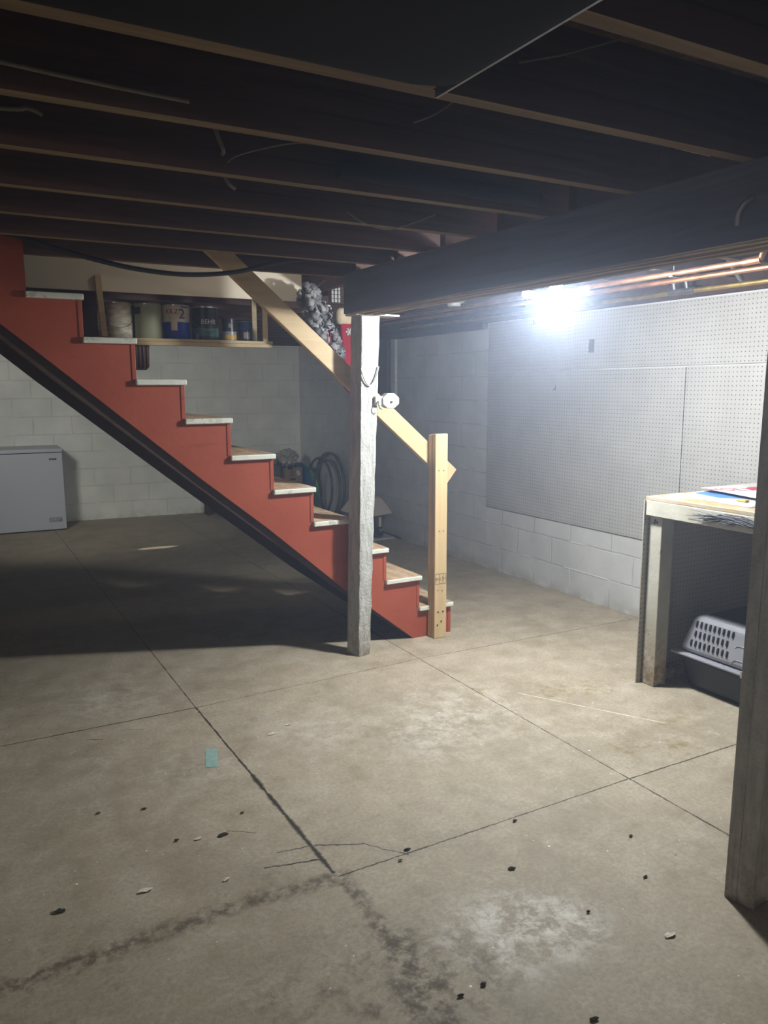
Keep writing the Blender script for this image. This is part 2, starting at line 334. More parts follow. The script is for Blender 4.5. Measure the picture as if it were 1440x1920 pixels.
# ------------------------------------------------------------ mesh helpers
class MB:
    def __init__(s): s.v = []; s.f = []; s.mi = []
    def add(s, vs, fs, mi=0):
        b = len(s.v); s.v += [Vector(v) for v in vs]; s.f += [tuple(b+i for i in f) for f in fs]; s.mi += [mi]*len(fs); return s
    def box(s, a, b, mi=0, rot=None, piv=None):
        (x0, y0, z0), (x1, y1, z1) = a, b
        vs = [Vector(p) for p in ((x0, y0, z0), (x1, y0, z0), (x1, y1, z0), (x0, y1, z0), (x0, y0, z1), (x1, y0, z1), (x1, y1, z1), (x0, y1, z1))]
        if rot is not None:
            c = Vector(piv) if piv else (Vector(a)+Vector(b))/2
            vs = [rot @ (v-c)+c for v in vs]
        return s.add(vs, [(3, 2, 1, 0), (4, 5, 6, 7), (0, 1, 5, 4), (1, 2, 6, 5), (2, 3, 7, 6), (3, 0, 4, 7)], mi)
    def hexa(s, bot, top, mi=0):
        return s.add(list(bot)+list(top), [(3, 2, 1, 0), (4, 5, 6, 7), (0, 1, 5, 4), (1, 2, 6, 5), (2, 3, 7, 6), (3, 0, 4, 7)], mi)
    def prismY(s, poly, y0, y1, mi=0):
        n = len(poly)
        vs = [(x, y0, z) for x, z in poly]+[(x, y1, z) for x, z in poly]
        fs = [tuple(range(n)), tuple(range(2*n-1, n-1, -1))]+[(i, i+n, (i+1) % n+n, (i+1) % n) for i in range(n)]
        return s.add(vs, fs, mi)
    def tube(s, pts, r, n=8, mi=0, cap=True, closed=False):
        pts = [Vector(p) for p in pts]; rings = []
        N = len(pts); prev = None
        for i, p in enumerate(pts):
            if closed: d = pts[(i+1) % N]-pts[i-1]
            else: d = pts[min(i+1, N-1)]-pts[max(i-1, 0)]
            d.normalize()
            if prev is None:
                a = Vector((0, 0, 1)) if abs(d.z) < .9 else Vector((1, 0, 0)); u = d.cross(a).normalized()
            else:
                u = (prev-d*prev.dot(d)).normalized()
            prev = u; w = d.cross(u)
            rr = r[i] if isinstance(r, (list, tuple)) else r
            rings.append([p+(u*cos(2*pi*k/n)+w*sin(2*pi*k/n))*rr for k in range(n)])
        vs = [v for g in rings for v in g]; fs = []
        for i in range(N if closed else N-1):
            a, b = i*n, ((i+1) % N)*n
            fs += [(a+k, a+(k+1) % n, b+(k+1) % n, b+k) for k in range(n)]
        if cap and not closed: fs += [tuple(range(n-1, -1, -1)), tuple((N-1)*n+k for k in range(n))]
        return s.add(vs, fs, mi)
    def lathe(s, prof, c, n=32, mi=0, mis=None):
        cx, cy, cz = c; vs = []; b = len(s.v)
        for r, z in prof: vs += [Vector((cx+r*cos(2*pi*k/n), cy+r*sin(2*pi*k/n), cz+z)) for k in range(n)]
        s.v += vs
        for i in range(len(prof)-1):
            for k in range(n):
                s.f.append((b+i*n+k, b+i*n+(k+1) % n, b+(i+1)*n+(k+1) % n, b+(i+1)*n+k)); s.mi.append(mis[i] if mis else mi)
        s.f.append(tuple(b+k for k in range(n-1, -1, -1))); s.mi.append(mis[0] if mis else mi)
        e = b+(len(prof)-1)*n; s.f.append(tuple(e+k for k in range(n))); s.mi.append(mis[-1] if mis else mi)
        return s
    def quad(s, a, b, c, d, mi=0): return s.add([a, b, c, d], [(0, 1, 2, 3)], mi)
    def xf(s, m, start=0):
        for i in range(start, len(s.v)): s.v[i] = m @ s.v[i]
        return s

def root_loc(o):
    while o.parent: o = o.parent
    return Vector(o.location)
def build(name, mb, mats, parent=None, loc=(0, 0, 0), smooth=False, bevel=0, seg=2, angle=None):
    me = bpy.data.meshes.new(name); off = root_loc(parent) if parent else Vector(loc)
    me.from_pydata([tuple(v-off) for v in mb.v], [], mb.f)
    if not isinstance(mats, (list, tuple)): mats = [mats]
    for m in mats: me.materials.append(MT[m])
    for p, i in zip(me.polygons, mb.mi): p.material_index = i
    me.validate()
    bm = bmesh.new(); bm.from_mesh(me); bmesh.ops.recalc_face_normals(bm, faces=bm.faces)
    if smooth:
        for f in bm.faces: f.smooth = True
        a = radians(angle or 40)
        for e in bm.edges:
            if len(e.link_faces) == 2 and e.calc_face_angle(0) > a: e.smooth = False
    bm.to_mesh(me); bm.free()
    o = bpy.data.objects.new(name, me); COL.objects.link(o)
    if parent: o.parent = parent
    else: o.location = loc
    if bevel:
        b = o.modifiers.new('bevel', 'BEVEL'); b.width = bevel; b.segments = seg; b.limit_method = 'ANGLE'; b.angle_limit = radians(35)
    return o
def tag(o, label, cat, group=None, kind=None):
    if label: o['label'] = label
    if cat: o['category'] = cat
    if group: o['group'] = group
    if kind: o['kind'] = kind
    return o
def thing(name, loc, label, cat, group=None):
    o = bpy.data.objects.new(name, None); COL.objects.link(o); o.location = loc; o.empty_display_size = .1
    return tag(o, label, cat, group)
def struct(name, mb, mats, label=None, **kw):
    o = build(name, mb, mats, **kw); o['kind'] = 'structure'
    if label: o['label'] = label
    return o
def text_mesh(s, size, ext=0.0006):
    cu = bpy.data.curves.new('lettering', 'FONT'); cu.body = s; cu.size = size; cu.extrude = ext; cu.align_x = 'CENTER'; cu.align_y = 'CENTER'
    o = bpy.data.objects.new('lettering', cu); COL.objects.link(o)
    dg = bpy.context.evaluated_depsgraph_get(); me = bpy.data.meshes.new_from_object(o.evaluated_get(dg))
    vs = [v.co.copy() for v in me.vertices]; fs = [tuple(p.vertices) for p in me.polygons]
    bpy.data.objects.remove(o); bpy.data.curves.remove(cu); bpy.data.meshes.remove(me)
    return vs, fs
def wobble(mb, amp, sc=9.0, z0=None):
    for v in mb.v:
        q = v*sc
        v.x += amp*(sin(q.z*3.1+q.y*1.3)+.6*sin(q.z*7.7+1)); v.y += amp*(cos(q.z*2.6+q.x)+.6*sin(q.z*6.1))
    return mb

# ------------------------------------------------------------ room shell
XW = 3.86
mb = MB(); mb.box((-5, -3, -.15), (XW+.2, 10.6, 0)); struct('floor', mb, 'floor', 'worn bare concrete slab floor with control joints and a broken corner')
mb = MB(); mb.box((XW, -3, 0), (XW+.2, 9.4, 2.016)); struct('wall_right', mb, 'cmuY', 'white painted concrete block wall carrying the pegboard')
mb = MB(); a = [(-5, 10.05, 0), (XW, 9.17, 0), (XW+.3, 9.5, 0), (-5, 10.3, 0)]
mb.hexa(a, [(x, y, 2.016) for x, y, z in a]); struct('wall_back', mb, 'cmuX', 'white painted concrete block wall behind the stairs and freezer')
# unseen left wall, with an opening added to let the daylight spot in
mb = MB(); mb.box((-4.2, -3, 0), (-4.0, 10.2, 1.7)); mb.box((-4.2, -3, 1.7), (-4.0, 7.4, 2.3)); mb.box((-4.2, 8.1, 1.7), (-4.0, 10.2, 2.3)); mb.box((-4.2, 7.4, 2.0), (-4, 8.1, 2.3))
struct('wall_left', mb, 'cmuY')
mb = MB(); mb.box((-4.2, -3.2, 0), (XW+.2, -3, 2.3)); struct('wall_front', mb, 'cmuX')
# rim boards above the block walls
mb = MB(); mb.box((XW-.05, -3, 2.016), (XW+.15, 9.2, 2.05)); mb.box((XW, -3, 2.05), (XW+.15, 9.2, 2.3)); struct('trim_1', mb, 'dark', 'dark sill plate along the top of the block wall')
mb = MB(); a = [(-5, 10.0, 2.016), (XW, 9.14, 2.016), (XW+.3, 9.5, 2.016), (-5, 10.3, 2.016)]
mb.hexa(a, [(x, y, 2.3) for x, y, z in a]); struct('trim_2', mb, 'dark', 'dark rim board on top of the back wall')
# subfloor with stair opening  X -2.2..1.98, Y 3.97..4.73
mb = MB(); Z = 2.29
mb.box((-4.2, -3, Z), (XW+.2, 3.97, Z+.03)); mb.box((-4.2, 4.73, Z), (XW+.2, 10.3, Z+.03)); mb.box((2.12, 3.97, Z), (XW+.2, 4.73, Z+.03)); mb.box((-4.2, 3.97, Z), (-2.2, 4.73, Z+.03))
struct('ceiling', mb, 'sub', 'boards of the floor above seen between dark joists')
mb = MB()  # stairwell shaft above
mb.box((-2.2, 3.93, Z+.03), (2.12, 3.97, 3.4)); mb.box((-2.2, 4.73, Z+.03), (2.12, 4.77, 3.4)); mb.box((2.12, 3.93, Z+.03), (2.16, 4.77, 3.4)); mb.box((-2.24, 3.93, Z+.03), (-2.2, 4.77, 3.4)); mb.box((-2.2, 3.93, 3.4), (2.16, 4.77, 3.44))
struct('wall_stairwell', mb, 'dark')
mb = MB(); mb.box((.345, 4.725, 2.043), (2.02, 4.745, 2.30)); mb.v[4:8]
struct('trim_3', mb, 'wallw', 'off white board closing the far side of the stair opening', bevel=.002)

# joists
JY = [-2.6, -2.2, -1.79, -1.39, -.98, -.58, -.17, .23, .63, 1.035, 1.44, 1.85, 2.25, 2.665, 3.07, 3.48]
ORD = ['first', 'second', 'third', 'fourth', 'fifth', 'sixth', 'seventh', 'eighth', 'ninth', 'tenth', 'eleventh', 'twelfth', 'thirteenth', 'fourteenth', 'fifteenth', 'sixteenth', 'seventeenth', 'eighteenth']
def joist(y, x0, x1, label, group, z0=2.1, w=.04):
    mb = MB(); N = 14; vs = []
    mb.box((x0, y, z0), (x1, y+w, 2.29))
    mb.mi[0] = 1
    o = build('ceiling_joist', mb, ['joist', 'joistedge'], loc=((x0+x1)/2, y+w/2, z0)); tag(o, label, 'joist', group)
    return o
n = len(JY)
for i, y in enumerate(JY[7:]):
    k = len(JY[7:])-i   # counted from the stairs
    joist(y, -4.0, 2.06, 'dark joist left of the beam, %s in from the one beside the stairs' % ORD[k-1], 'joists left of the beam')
joist(3.952, -4.0, 2.06, 'dark joist running right alongside the near edge of the stair opening', 'joists left of the beam')
for i, y in enumerate([4.77, 5.2, 5.6, 6.0, 6.4, 6.8, 7.2, 7.6, 8.0, 8.4, 8.8]):
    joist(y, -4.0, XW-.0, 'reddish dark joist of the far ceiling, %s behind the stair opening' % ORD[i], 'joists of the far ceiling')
mb = MB(); mb.box((2.08, 3.97, 2.1), (2.12, 4.77, 2.29)); o = build('header_board', mb, 'joist', loc=(2.1, 4.3, 2.1)); tag(o, 'dark header board closing the stair opening above the wreath', 'header board')
mb = MB(); mb.box((-2.2, 3.97, 2.1), (-2.16, 4.77, 2.29)); 
for i, y in enumerate([.12, .52, .92, 1.33, 1.74, 2.14, 2.55, 2.96, 3.37, 3.82]):
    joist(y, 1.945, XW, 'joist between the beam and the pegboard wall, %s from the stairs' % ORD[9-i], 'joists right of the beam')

# beam
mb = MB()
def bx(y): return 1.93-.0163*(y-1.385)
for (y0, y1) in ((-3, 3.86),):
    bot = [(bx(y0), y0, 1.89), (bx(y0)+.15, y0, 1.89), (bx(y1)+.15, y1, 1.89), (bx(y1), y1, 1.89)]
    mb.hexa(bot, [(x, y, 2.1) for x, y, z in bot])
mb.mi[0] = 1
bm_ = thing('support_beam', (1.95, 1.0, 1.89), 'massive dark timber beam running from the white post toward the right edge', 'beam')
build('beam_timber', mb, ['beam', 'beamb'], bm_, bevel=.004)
mb = MB()
for k in (0, 1, 2):
    pts = [(bx(y)+.012+.055*k+.004*sin(y*5+k), y, 1.888+.002*sin(y*9+k*2)) for y in [-1+i*.15 for i in range(33)]]
    mb.tube(pts, .006+.002*k, 5)
build('split_laths', mb, 'beamb', bm_)

# ------------------------------------------------------------ white post under the beam
def quadpost(bot, top, z0, z1, n=26, mi=0):
    mb = MB(); vs = []
    for i in range(n+1):
        t = i/n; z = z0+(z1-z0)*t
        for a, b in zip(bot, top):
            j = .0022*(sin(z*31+a[0]*50)+sin(z*57+a[1]*31))
            vs.append((a[0]+(b[0]-a[0])*t+j, a[1]+(b[1]-a[1])*t+j*.6, z))
    fs = [(3, 2, 1, 0), tuple(n*4+k for k in range(4))]
    for i in range(n):
        fs += [(i*4+k, i*4+(k+1) % 4, i*4+4+(k+1) % 4, i*4+4+k) for k in range(4)]
    mb.add(vs, fs, mi); return mb
p1 = thing('support_post', (1.95, 3.8, 0), 'rough white painted timber post standing in front of the red stairs', 'post')
build('post_timber', quadpost([(1.880, 3.845), (1.910, 3.752), (1.990, 3.769), (1.965, 3.855)], [(1.925, 3.845), (1.945, 3.755), (2.065, 3.772), (2.05, 3.86)], 0, 1.885), 'post', p1, bevel=.004)
mb = MB(); mb.box((1.90, 3.74, 1.880), (2.17, 3.86, 1.890), rot=Matrix.Rotation(.03, 3, 'Z')); o = build('bearing_shim', mb, 'whitep', p1, bevel=.002)
# cord looped round it
c = thing('hanging_chain', (1.99, 3.745, 1.62), 'white beaded cord looped across the face of the white post', 'cord')
mb = MB(); pts = []
for i in range(41):
    t = i/40; x = 1.932+.115*t; pts.append((x, 3.742+.018*t, 1.60-.085*sin(pi*min(1, t*1.0))**.8 - .02*t + (.03*t*t)))
mb.tube(pts, .0028, 6)
for p in pts: mb.tube([(p[0]-.0022, p[1]-.001, p[2]), (p[0]+.0022, p[1]-.001, p[2])], .0048, 6)
build('beads', mb, 'whitep', c)
# octagonal junction box on its right face
jb = thing('junction_box', (2.10, 3.79, 1.43), 'small pale octagonal electrical box on the right side of the white post', 'junction box')
mb = MB(); oc = []
for k in range(8):
    a = 2*pi*(k+.5)/8; oc.append((2.112+.052*cos(a)*1.08, 1.43+.042*sin(a)*1.05))
mb.prismY(oc, 3.735, 3.785); mb.box((2.02, 3.745, 1.405), (2.10, 3.785, 1.455)); build('box_body', mb, 'whitep', jb, bevel=.005)
mb = MB(); mb.tube([(2.113, 3.737, 1.424), (2.113, 3.728, 1.424)], .006, 10); build('screw', mb, 'black', jb)
mb = MB(); mb.tube([(2.035, 3.74, 1.43), (2.03, 3.73, 1.41), (2.035, 3.725, 1.392), (2.05, 3.725, 1.385), (2.058, 3.727, 1.392)], .0035, 6); build('hook', mb, 'steel', jb)

# near right post
p2 = thing('support_post', (1.96, 1.3, 0), 'grey white timber post cut off by the right edge of the photo', 'post')
build('post_timber', quadpost([(1.906, 1.359), (1.911, 1.322), (2.0, 1.33), (1.995, 1.369)], [(1.927, 1.36), (1.932, 1.322), (2.03, 1.33), (2.025, 1.37)], 0, 1.888), 'post', p2, bevel=.002)
build('second_timber', quadpost([(1.911, 1.322), (1.918, 1.272), (2.005, 1.283), (2.0, 1.33)], [(1.932, 1.322), (1.94, 1.275), (2.035, 1.285), (2.03, 1.33)], 0, 1.888), 'post', p2, bevel=.003)

# ------------------------------------------------------------ staircase
st = thing('staircase', (1.4, 4.3, 0), 'brick red straight basement stairs with worn white edged treads', 'staircase')
YS, YF = 3.89, 4.72
NX = lambda k: 2.631-.2279*(k-1)
ZK = lambda k: .1925*k+.004
poly = [(2.351, 0)]
low = [(1.905, .353), (1.433, .765), (1.097, 1.04), (.429, 1.611), (.223, 1.785), (-.15, 2.10), (-.4, 2.29)]
poly_top = [(2.610, 0)]
for k in range(1, 11):
    poly_top.append((NX(k)-.022, ZK(k)-.028)); poly_top.append((NX(k+1)-.022 if k < 10 else .338, ZK(k)-.028))
poly_top.append((.338, 2.29))
full = poly_top + [p for p in reversed(low)] + [(2.351, 0)]
mb = MB(); mb.prismY(full, YS, YS+.02); build('stringer', mb, 'red', st)
blow = [(2.345, 0), (1.909, .322), (1.435, .71), (1.098, .984), (.426, 1.541), (.22, 1.72), (-.2, 2.09), (-.4, 2.29)]
for y0 in (YS+.021, YF-.04):
    mb = MB(); mb.prismY([(x-.001, z-.001) if i else (x-.03, 0) for i, (x, z) in enumerate(poly_top[:-1])] + [(.33, 2.29)] + list(reversed(blow)), y0, y0+.038); build('stringer', mb, 'brown', st)
for k in range(1, 12):
    x1 = NX(k); x0 = NX(k+1)-.02
    if k > 10: continue
    mb = MB(); N = 7; zt = ZK(k)
    y0 = YS-.03; vs = []
    mb.box((x0, y0+.004, zt-.028), (x1-.004, YF+.01, zt)); mb.mi = [1, 0, 1, 1, 1, 1]
    build('tread', mb, ['tread', 'tedge'], st, bevel=.006, seg=3)
for k in range(1, 11):
    xr = NX(k)-.022; z1 = ZK(k)-.029; z0 = ZK(k-1)+.001 if k > 1 else 0
    mb = MB(); mb.box((xr-.010, YS-.004, z0-.004), (xr+.010, YF, z1+.004));     build('riser', mb, 'red', st, bevel=.002)
# newel and handrail
nw = thing('newel_post', (2.49, 3.85, 0), 'new pine newel post bolted to the foot of the red stairs', 'newel post')
mb = MB(); mb.box((2.452, 3.812, 0), (2.537, 3.849, 1.235)); o = build('front_stud', mb, 'pine', nw, bevel=.004)
mb = MB(); mb.box((2.450, 3.851, 0), (2.535, 3.888, 1.228)); o = build('back_stud', mb, 'pine', nw, bevel=.004)
for (x, z) in ((2.477, .165), (2.512, .165), (2.473, .085), (2.5, .105), (2.475, .30), (2.505, .295), (2.475, 1.02), (2.508, 1.02), (2.48, .66), (2.51, .66)):
    mb = MB(); mb.tube([(x, 3.8125, z), (x, 3.809, z)], .005 if z < .2 else .0028, 8); build('bolt', mb, 'debris' if z > .2 else 'brown', nw)
mb = MB()
for r in range(5):
    for ch in range(3):
        x = 2.464+r*.0125+ (0.008 if r > 2 else 0); z = .345+ch*.018
        vs, fs = text_mesh(['SPF', 'HT', 'KD', 'STUD', '19'][r], .012, .0003)
        if ch == 0: mb.add([Vector((x-v.y, 3.8112, .368+v.x)) for v in vs], fs)
for x in (2.458, 2.484, 2.512, 2.53):
    mb.box((x, 3.8108, .338), (x+.0012, 3.8116, .40))
mb.box((2.458, 3.8108, .338), (2.531, 3.8116, .3392)); mb.box((2.458, 3.8108, .399), (2.531, 3.8116, .40))
build('grade_stamp', mb, 'ink', nw)
hr = thing('handrail', (1.96, 3.91, 1.5), 'sloping new pine board handrail running down behind the white post', 'handrail')
mb = MB(); sl = -.8595
def rl(x): return 1.478+sl*(x-1.956)
mb.prismY([(1.10, rl(1.10)), (2.591, rl(2.591)), (2.656, 1.011), (1.10+.065, rl(1.10)+.077+.0)], 3.892, 3.930)
for i in (3, 7): mb.v[i] = Vector((1.165, mb.v[i].y, rl(1.165)+.125))
build('rail_board', mb, 'pinex', hr, bevel=.004)

# ------------------------------------------------------------ pegboards
mb = MB(); PX = XW-.012
o = None
def peg(y0, y1, z0, z1, label, hole=None):
    mb = MB()
    if hole:
        a, b, c, d = hole
        mb.box((PX, y0, z0), (PX+.006, a, z1)); mb.box((PX, b, z0), (PX+.006, y1, z1)); mb.box((PX, a, z0), (PX+.006, b, c)); mb.box((PX, a, d), (PX+.006, b, z1))
        mb.box((PX+.0061, a, c), (PX+.0065, b, d), 1)
    else: mb.box((PX, y0, z0), (PX+.006, y1, z1))
    o = build('pegboard', mb, ['peg', 'dark'], loc=(PX, (y0+y1)/2, z0)); return tag(o, label, 'pegboard', 'pegboards on the block wall')
peg(1.0, 4.222, 1.628, 2.006, 'upper right white pegboard with a rectangular cut-out', (4.014, 4.07, 1.733, 1.822))
peg(4.226, 5.20, 1.622, 2.006, 'upper left white pegboard nearest the bare block wall')
peg(3.246, 5.20, .528, 1.617, 'large lower white pegboard with a hook near its top')
peg(1.0, 3.240, .528, 1.620, 'lower right white pegboard with mustard stain above the bench')
for i, (y, z, lb) in enumerate(((4.36, 1.494, 'lone bent wire hook on the lower pegboard'), (4.62, 1.965, 'left wire hook at the top of the upper pegboard'), (4.45, 1.965, 'right wire hook at the top of the upper pegboard'))):
    mb = MB(); mb.tube([(PX+.003, y+.02, z+.01), (PX-.02, y+.012, z+.0), (PX-.05, y, z-.015), (PX-.03, y-.015, z-.005), (PX-.05, y-.022, z+.022)], .0022, 6)
    o = build('peg_hook', mb, 'steel', loc=(PX, y, z)); tag(o, lb, 'hook', 'wire pegboard hooks')
# brown board on the wall by the post
mb = MB(); mb.box((XW-.045, 6.84, 1.36), (XW-.002, 7.02, 2.016)); o = build('wall_board', mb, 'brownz', loc=(XW, 6.93, 1.36), bevel=.003); tag(o, 'short upright brown board on the block wall right of the post', 'board')
mb = MB(); mb.box((XW-.03, 6.70, 1.36), (XW-.002, 6.78, 2.0)); o = build('white_batten', mb, 'cmuY', loc=(XW, 6.74, 1.36), bevel=.004); tag(o, 'narrow white painted batten beside the brown wall board', 'batten')
mb = MB(); mb.box((XW-.06, 5.23, 1.965), (XW-.002, 7.02, 2.016)); o = build('wall_board', mb, 'brown', loc=(XW, 6.1, 1.97), bevel=.003); tag(o, 'long dark board along the top of the block wall left of the pegboard', 'board')

# ------------------------------------------------------------ LED lamp
lp = thing('garage_light', LAMP, 'bright folding three panel LED light beyond the beam', 'light')
LX, LY, LZ = LAMP
mb = MB(); mb.lathe([(.026, .165), (.03, .15), (.03, .1), (.016, .09), (.016, .055)], (LX, LY, LZ), 20); build('socket', mb, 'whitep', lp, smooth=True)
mb = MB(); mb.lathe([(.014, .07), (.028, .05), (.038, .02), (.038, -.008), (.03, -.012)], (LX, LY, LZ), 20); build('heat_sink', mb, 'alu', lp, smooth=True)
mb = MB(); mb.lathe([(.024, -.0125), (.024, -.016), (.02, -.018)], (LX, LY, LZ), 20); build('led_panel', mb, 'led', lp)
camdir = Vector((0-LX, 0-LY, 0)).normalized(); side = Vector((-camdir.y, camdir.x, 0))
def leaf(dirv, upv, name='led_panel'):
    """a wing: aluminium back plate and lit face; dirv outward, upv face normal (lit)"""
    d = dirv.normalized(); nn = upv.normalized(); w = d.cross(nn).normalized()
    O = Vector(LAMP)+Vector((0, 0, .005))+d*.038
    def bxo(a0, a1, b0, b1, c0, c1):
        m = MB(); vs = []
        for c in (c0, c1):
            for (a, b) in ((a0, b0), (a1, b0), (a1, b1), (a0, b1)): vs.append(O+d*a+w*b+nn*c)
        return m.hexa(vs[:4], vs[4:])
    fr = build('panel_frame', bxo(0, .125, -.034, .034, -.012, .0), 'alu', lp, bevel=.003)
    build(name, bxo(.006, .12, -.029, .029, .0, .004), 'led', fr)
leaf(side*-1+Vector((0, 0, .22)), Vector((0, 0, -1))+side*-.22+camdir*.25)
leaf(side+Vector((0, 0, .30)), Vector((0, 0, -1))+side*.30+camdir*.25)
leaf(camdir*.9+Vector((0, 0, .95)), Vector((0, 0, -1))+camdir*1.3)
pl = bpy.data.lights.new('led_glow', 'POINT'); pl.energy = LED_WATTS; pl.shadow_soft_size = .05; pl.color = (.95, .97, 1)
plo = bpy.data.objects.new('led_glow', pl); COL.objects.link(plo); plo.location = (LX, LY, LZ-.035)
# mounting block
mb = MB(); mb.lathe([(.05, 0), (.055, -.01), (.045, -.02)], (LX, LY, 2.1), 20); o = build('lampholder', mb, 'whitep', lp)

# ------------------------------------------------------------ pipes, cables, ceiling bits
def tubething(name, pts, r, mat, label, cat, group=None, n=10):
    mb = MB(); mb.tube(pts, r, n); c = sum((Vector(p) for p in pts), Vector())/len(pts)
    o = build(name, mb, mat, loc=tuple(c), smooth=True, angle=70); return tag(o, label, cat, group)
def smoothpts(P, n=8):
    P = [Vector(p) for p in P]; out = []
    for i in range(len(P)-1):
        p0, p1, p2, p3 = P[max(i-1, 0)], P[i], P[i+1], P[min(i+2, len(P)-1)]
        for k in range(n):
            t = k/n; out.append(.5*((2*p1)+(p2-p0)*t+(2*p0-5*p1+4*p2-p3)*t*t+(-p0+3*p1-3*p2+p3)*t**3))
    out.append(P[-1]); return out
cp = thing('copper_pipe', (3.18, 3.3, 2.05), 'leftmost copper water pipe under the joists, ending in an elbow', 'pipe', 'copper pipes above the pegboard')
mb = MB(); mb.tube([(3.18, 7.5, 2.055), (3.17, 2.33, 2.052), (3.165, 2.30, 2.06), (3.165, 2.285, 2.09), (3.165, 2.285, 2.28)], .0135, 12); build('pipe_run', mb, 'copper', cp, smooth=True)
mb = MB(); mb.tube([(3.17, 2.39, 2.052), (3.168, 2.30, 2.054)], .018, 12); build('elbow', mb, 'copper', cp, smooth=True)
mb = MB(); mb.tube([(3.172, 2.78, 2.052), (3.172, 2.78, 2.20)], .003, 6); mb.box((3.15, 2.768, 2.034), (3.195, 2.792, 2.040)); build('hanger', mb, 'steel', cp)
cp = thing('copper_pipe', (3.375, 3.3, 2.05), 'middle copper water pipe with short stubs below it', 'pipe', 'copper pipes above the pegboard')
mb = MB(); mb.tube([(3.38, 7.5, 2.05), (3.37, .6, 2.05)], .0135, 12); build('pipe_run', mb, 'copper', cp, smooth=True)
mb = MB(); mb.tube([(3.33, 2.62, 2.14), (3.47, 2.62, 2.02)], .014, 10); build('branch', mb, 'steel', cp, smooth=True)
bp = thing('brass_pipe', (3.785, 3.3, 2.035), 'yellow brass pipe with a tee fitting just above the pegboard', 'pipe')
mb = MB(); mb.tube([(3.785, 6.5, 2.05), (3.785, .6, 2.045)], .0145, 12); build('pipe_run', mb, 'brass', bp, smooth=True)
mb = MB(); mb.tube([(3.785, 3.34, 2.05), (3.785, 3.16, 2.05)], .021, 12); mb.tube([(3.785, 3.21, 2.05), (3.76, 3.21, 2.13)], .014, 10); mb.tube([(3.785, 3.30, 2.05), (3.76, 3.30, 2.13)], .014, 10); build('tee_fitting', mb, 'steel', bp, smooth=True)
mb = MB()
pts = [(2.25+.05*i, 2.25+.02*sin(i), 2.17) for i in range(30)]
mb.tube(pts, [.055+.006*(i % 2) for i in range(30)], 14); o = build('flexible_duct', mb, 'foil', loc=(3, 2.25, 2.17), smooth=True); tag(o, 'grey green flexible duct tucked between joists right of the beam', 'duct')
mb = MB()
pts = [(2.25+.05*i, 1.85+.02*sin(i), 2.18) for i in range(30)]
mb.tube(pts, [.055+.006*(i % 2) for i in range(30)], 14); o = build('flexible_duct', mb, 'foil', loc=(3, 1.85, 2.18), smooth=True); tag(o, 'second flexible duct nearer the camera right of the beam', 'duct')

tubething('black_cable', smoothpts([(-.6, 3.72, 2.17), (0, 3.71, 2.16), (.278, 3.7, 2.133), (.44, 3.7, 2.094), (.611, 3.7, 2.057), (.791, 3.7, 2.029), (1.007, 3.7, 2.020), (1.238, 3.7, 2.046), (1.455, 3.7, 2.105), (1.683, 3.7, 2.145), (1.9, 3.7, 2.17)]), .011, 'rubber', 'thick black cable sagging below the joists over the stairs', 'cable')
tubething('armoured_cable', smoothpts([(-.3, 1.84, 2.165), (.0, 1.835, 2.15), (.142, 1.832, 2.144), (.271, 1.83, 2.137), (.399, 1.83, 2.133), (.52, 1.832, 2.131)]), .005, 'greycab', 'pale dusty cable lying along a joist at the upper left', 'cable')
tubething('armoured_cable', smoothpts([(-.2, 2.24, 2.16), (.166, 2.238, 2.180), (.227, 2.238, 2.19), (.262, 2.24, 2.18)]), .006, 'greycab', 'short pale cable end at the left edge under the second row of joists', 'cable')
tubething('white_cable', smoothpts([(.69, 2.205, 2.27), (.695, 2.21, 2.213), (.705, 2.21, 2.18), (.722, 2.222, 2.150), (.735, 2.30, 2.16)]), .006, 'greycab', 'stub of white cable dropping between the joists, left of centre', 'cable')
tubething('white_cable', smoothpts([(.84, 2.62, 2.24), (.853, 2.625, 2.195), (.87, 2.625, 2.168), (.893, 2.64, 2.160)]), .006, 'greycab', 'lower white cable stub poking through the joist, left of centre', 'cable')
wires = [([(1.095, 1.82, 2.17), (1.16, 1.82, 2.20), (1.224, 1.82, 2.245), (1.26, 1.83, 2.28)], 'thin wire near the corner of the sheet metal duct'),
 ([(1.12, 1.425, 2.185), (1.163, 1.425, 2.198), (1.24, 1.425, 2.222), (1.313, 1.425, 2.25), (1.4, 1.425, 2.283)], 'thin wire curving up the joist at the upper right'),
 ([(.735, 2.23, 2.125), (.76, 2.23, 2.145), (.824, 2.23, 2.170), (.92, 2.23, 2.20), (1.025, 2.23, 2.22)], 'thin wire stapled across the joist near the centre'),
 ([(1.318, 2.65, 2.13), (1.38, 2.65, 2.10), (1.474, 2.65, 2.085), (1.56, 2.65, 2.105), (1.7, 2.66, 2.16)], 'thin pale wire sagging beside the beam near the lit boards')]
for w, l in wires: tubething('thin_wire', smoothpts(w), .0028, 'greycab', l, 'wire', None, 6)
tubething('drain_pipe', [(1.076, 2.221, 2.15), (1.84, 2.221, 2.146)], .028, 'sheet', 'faint grey pipe lying between the joists above the beam', 'pipe')
tubething('conduit', smoothpts([(1.90, 1.46, 1.93), (1.895, 1.455, 1.96), (1.90, 1.44, 1.985), (1.92, 1.43, 2.0)]), .008, 'steel', 'short bent conduit on the beam at the right edge', 'conduit')
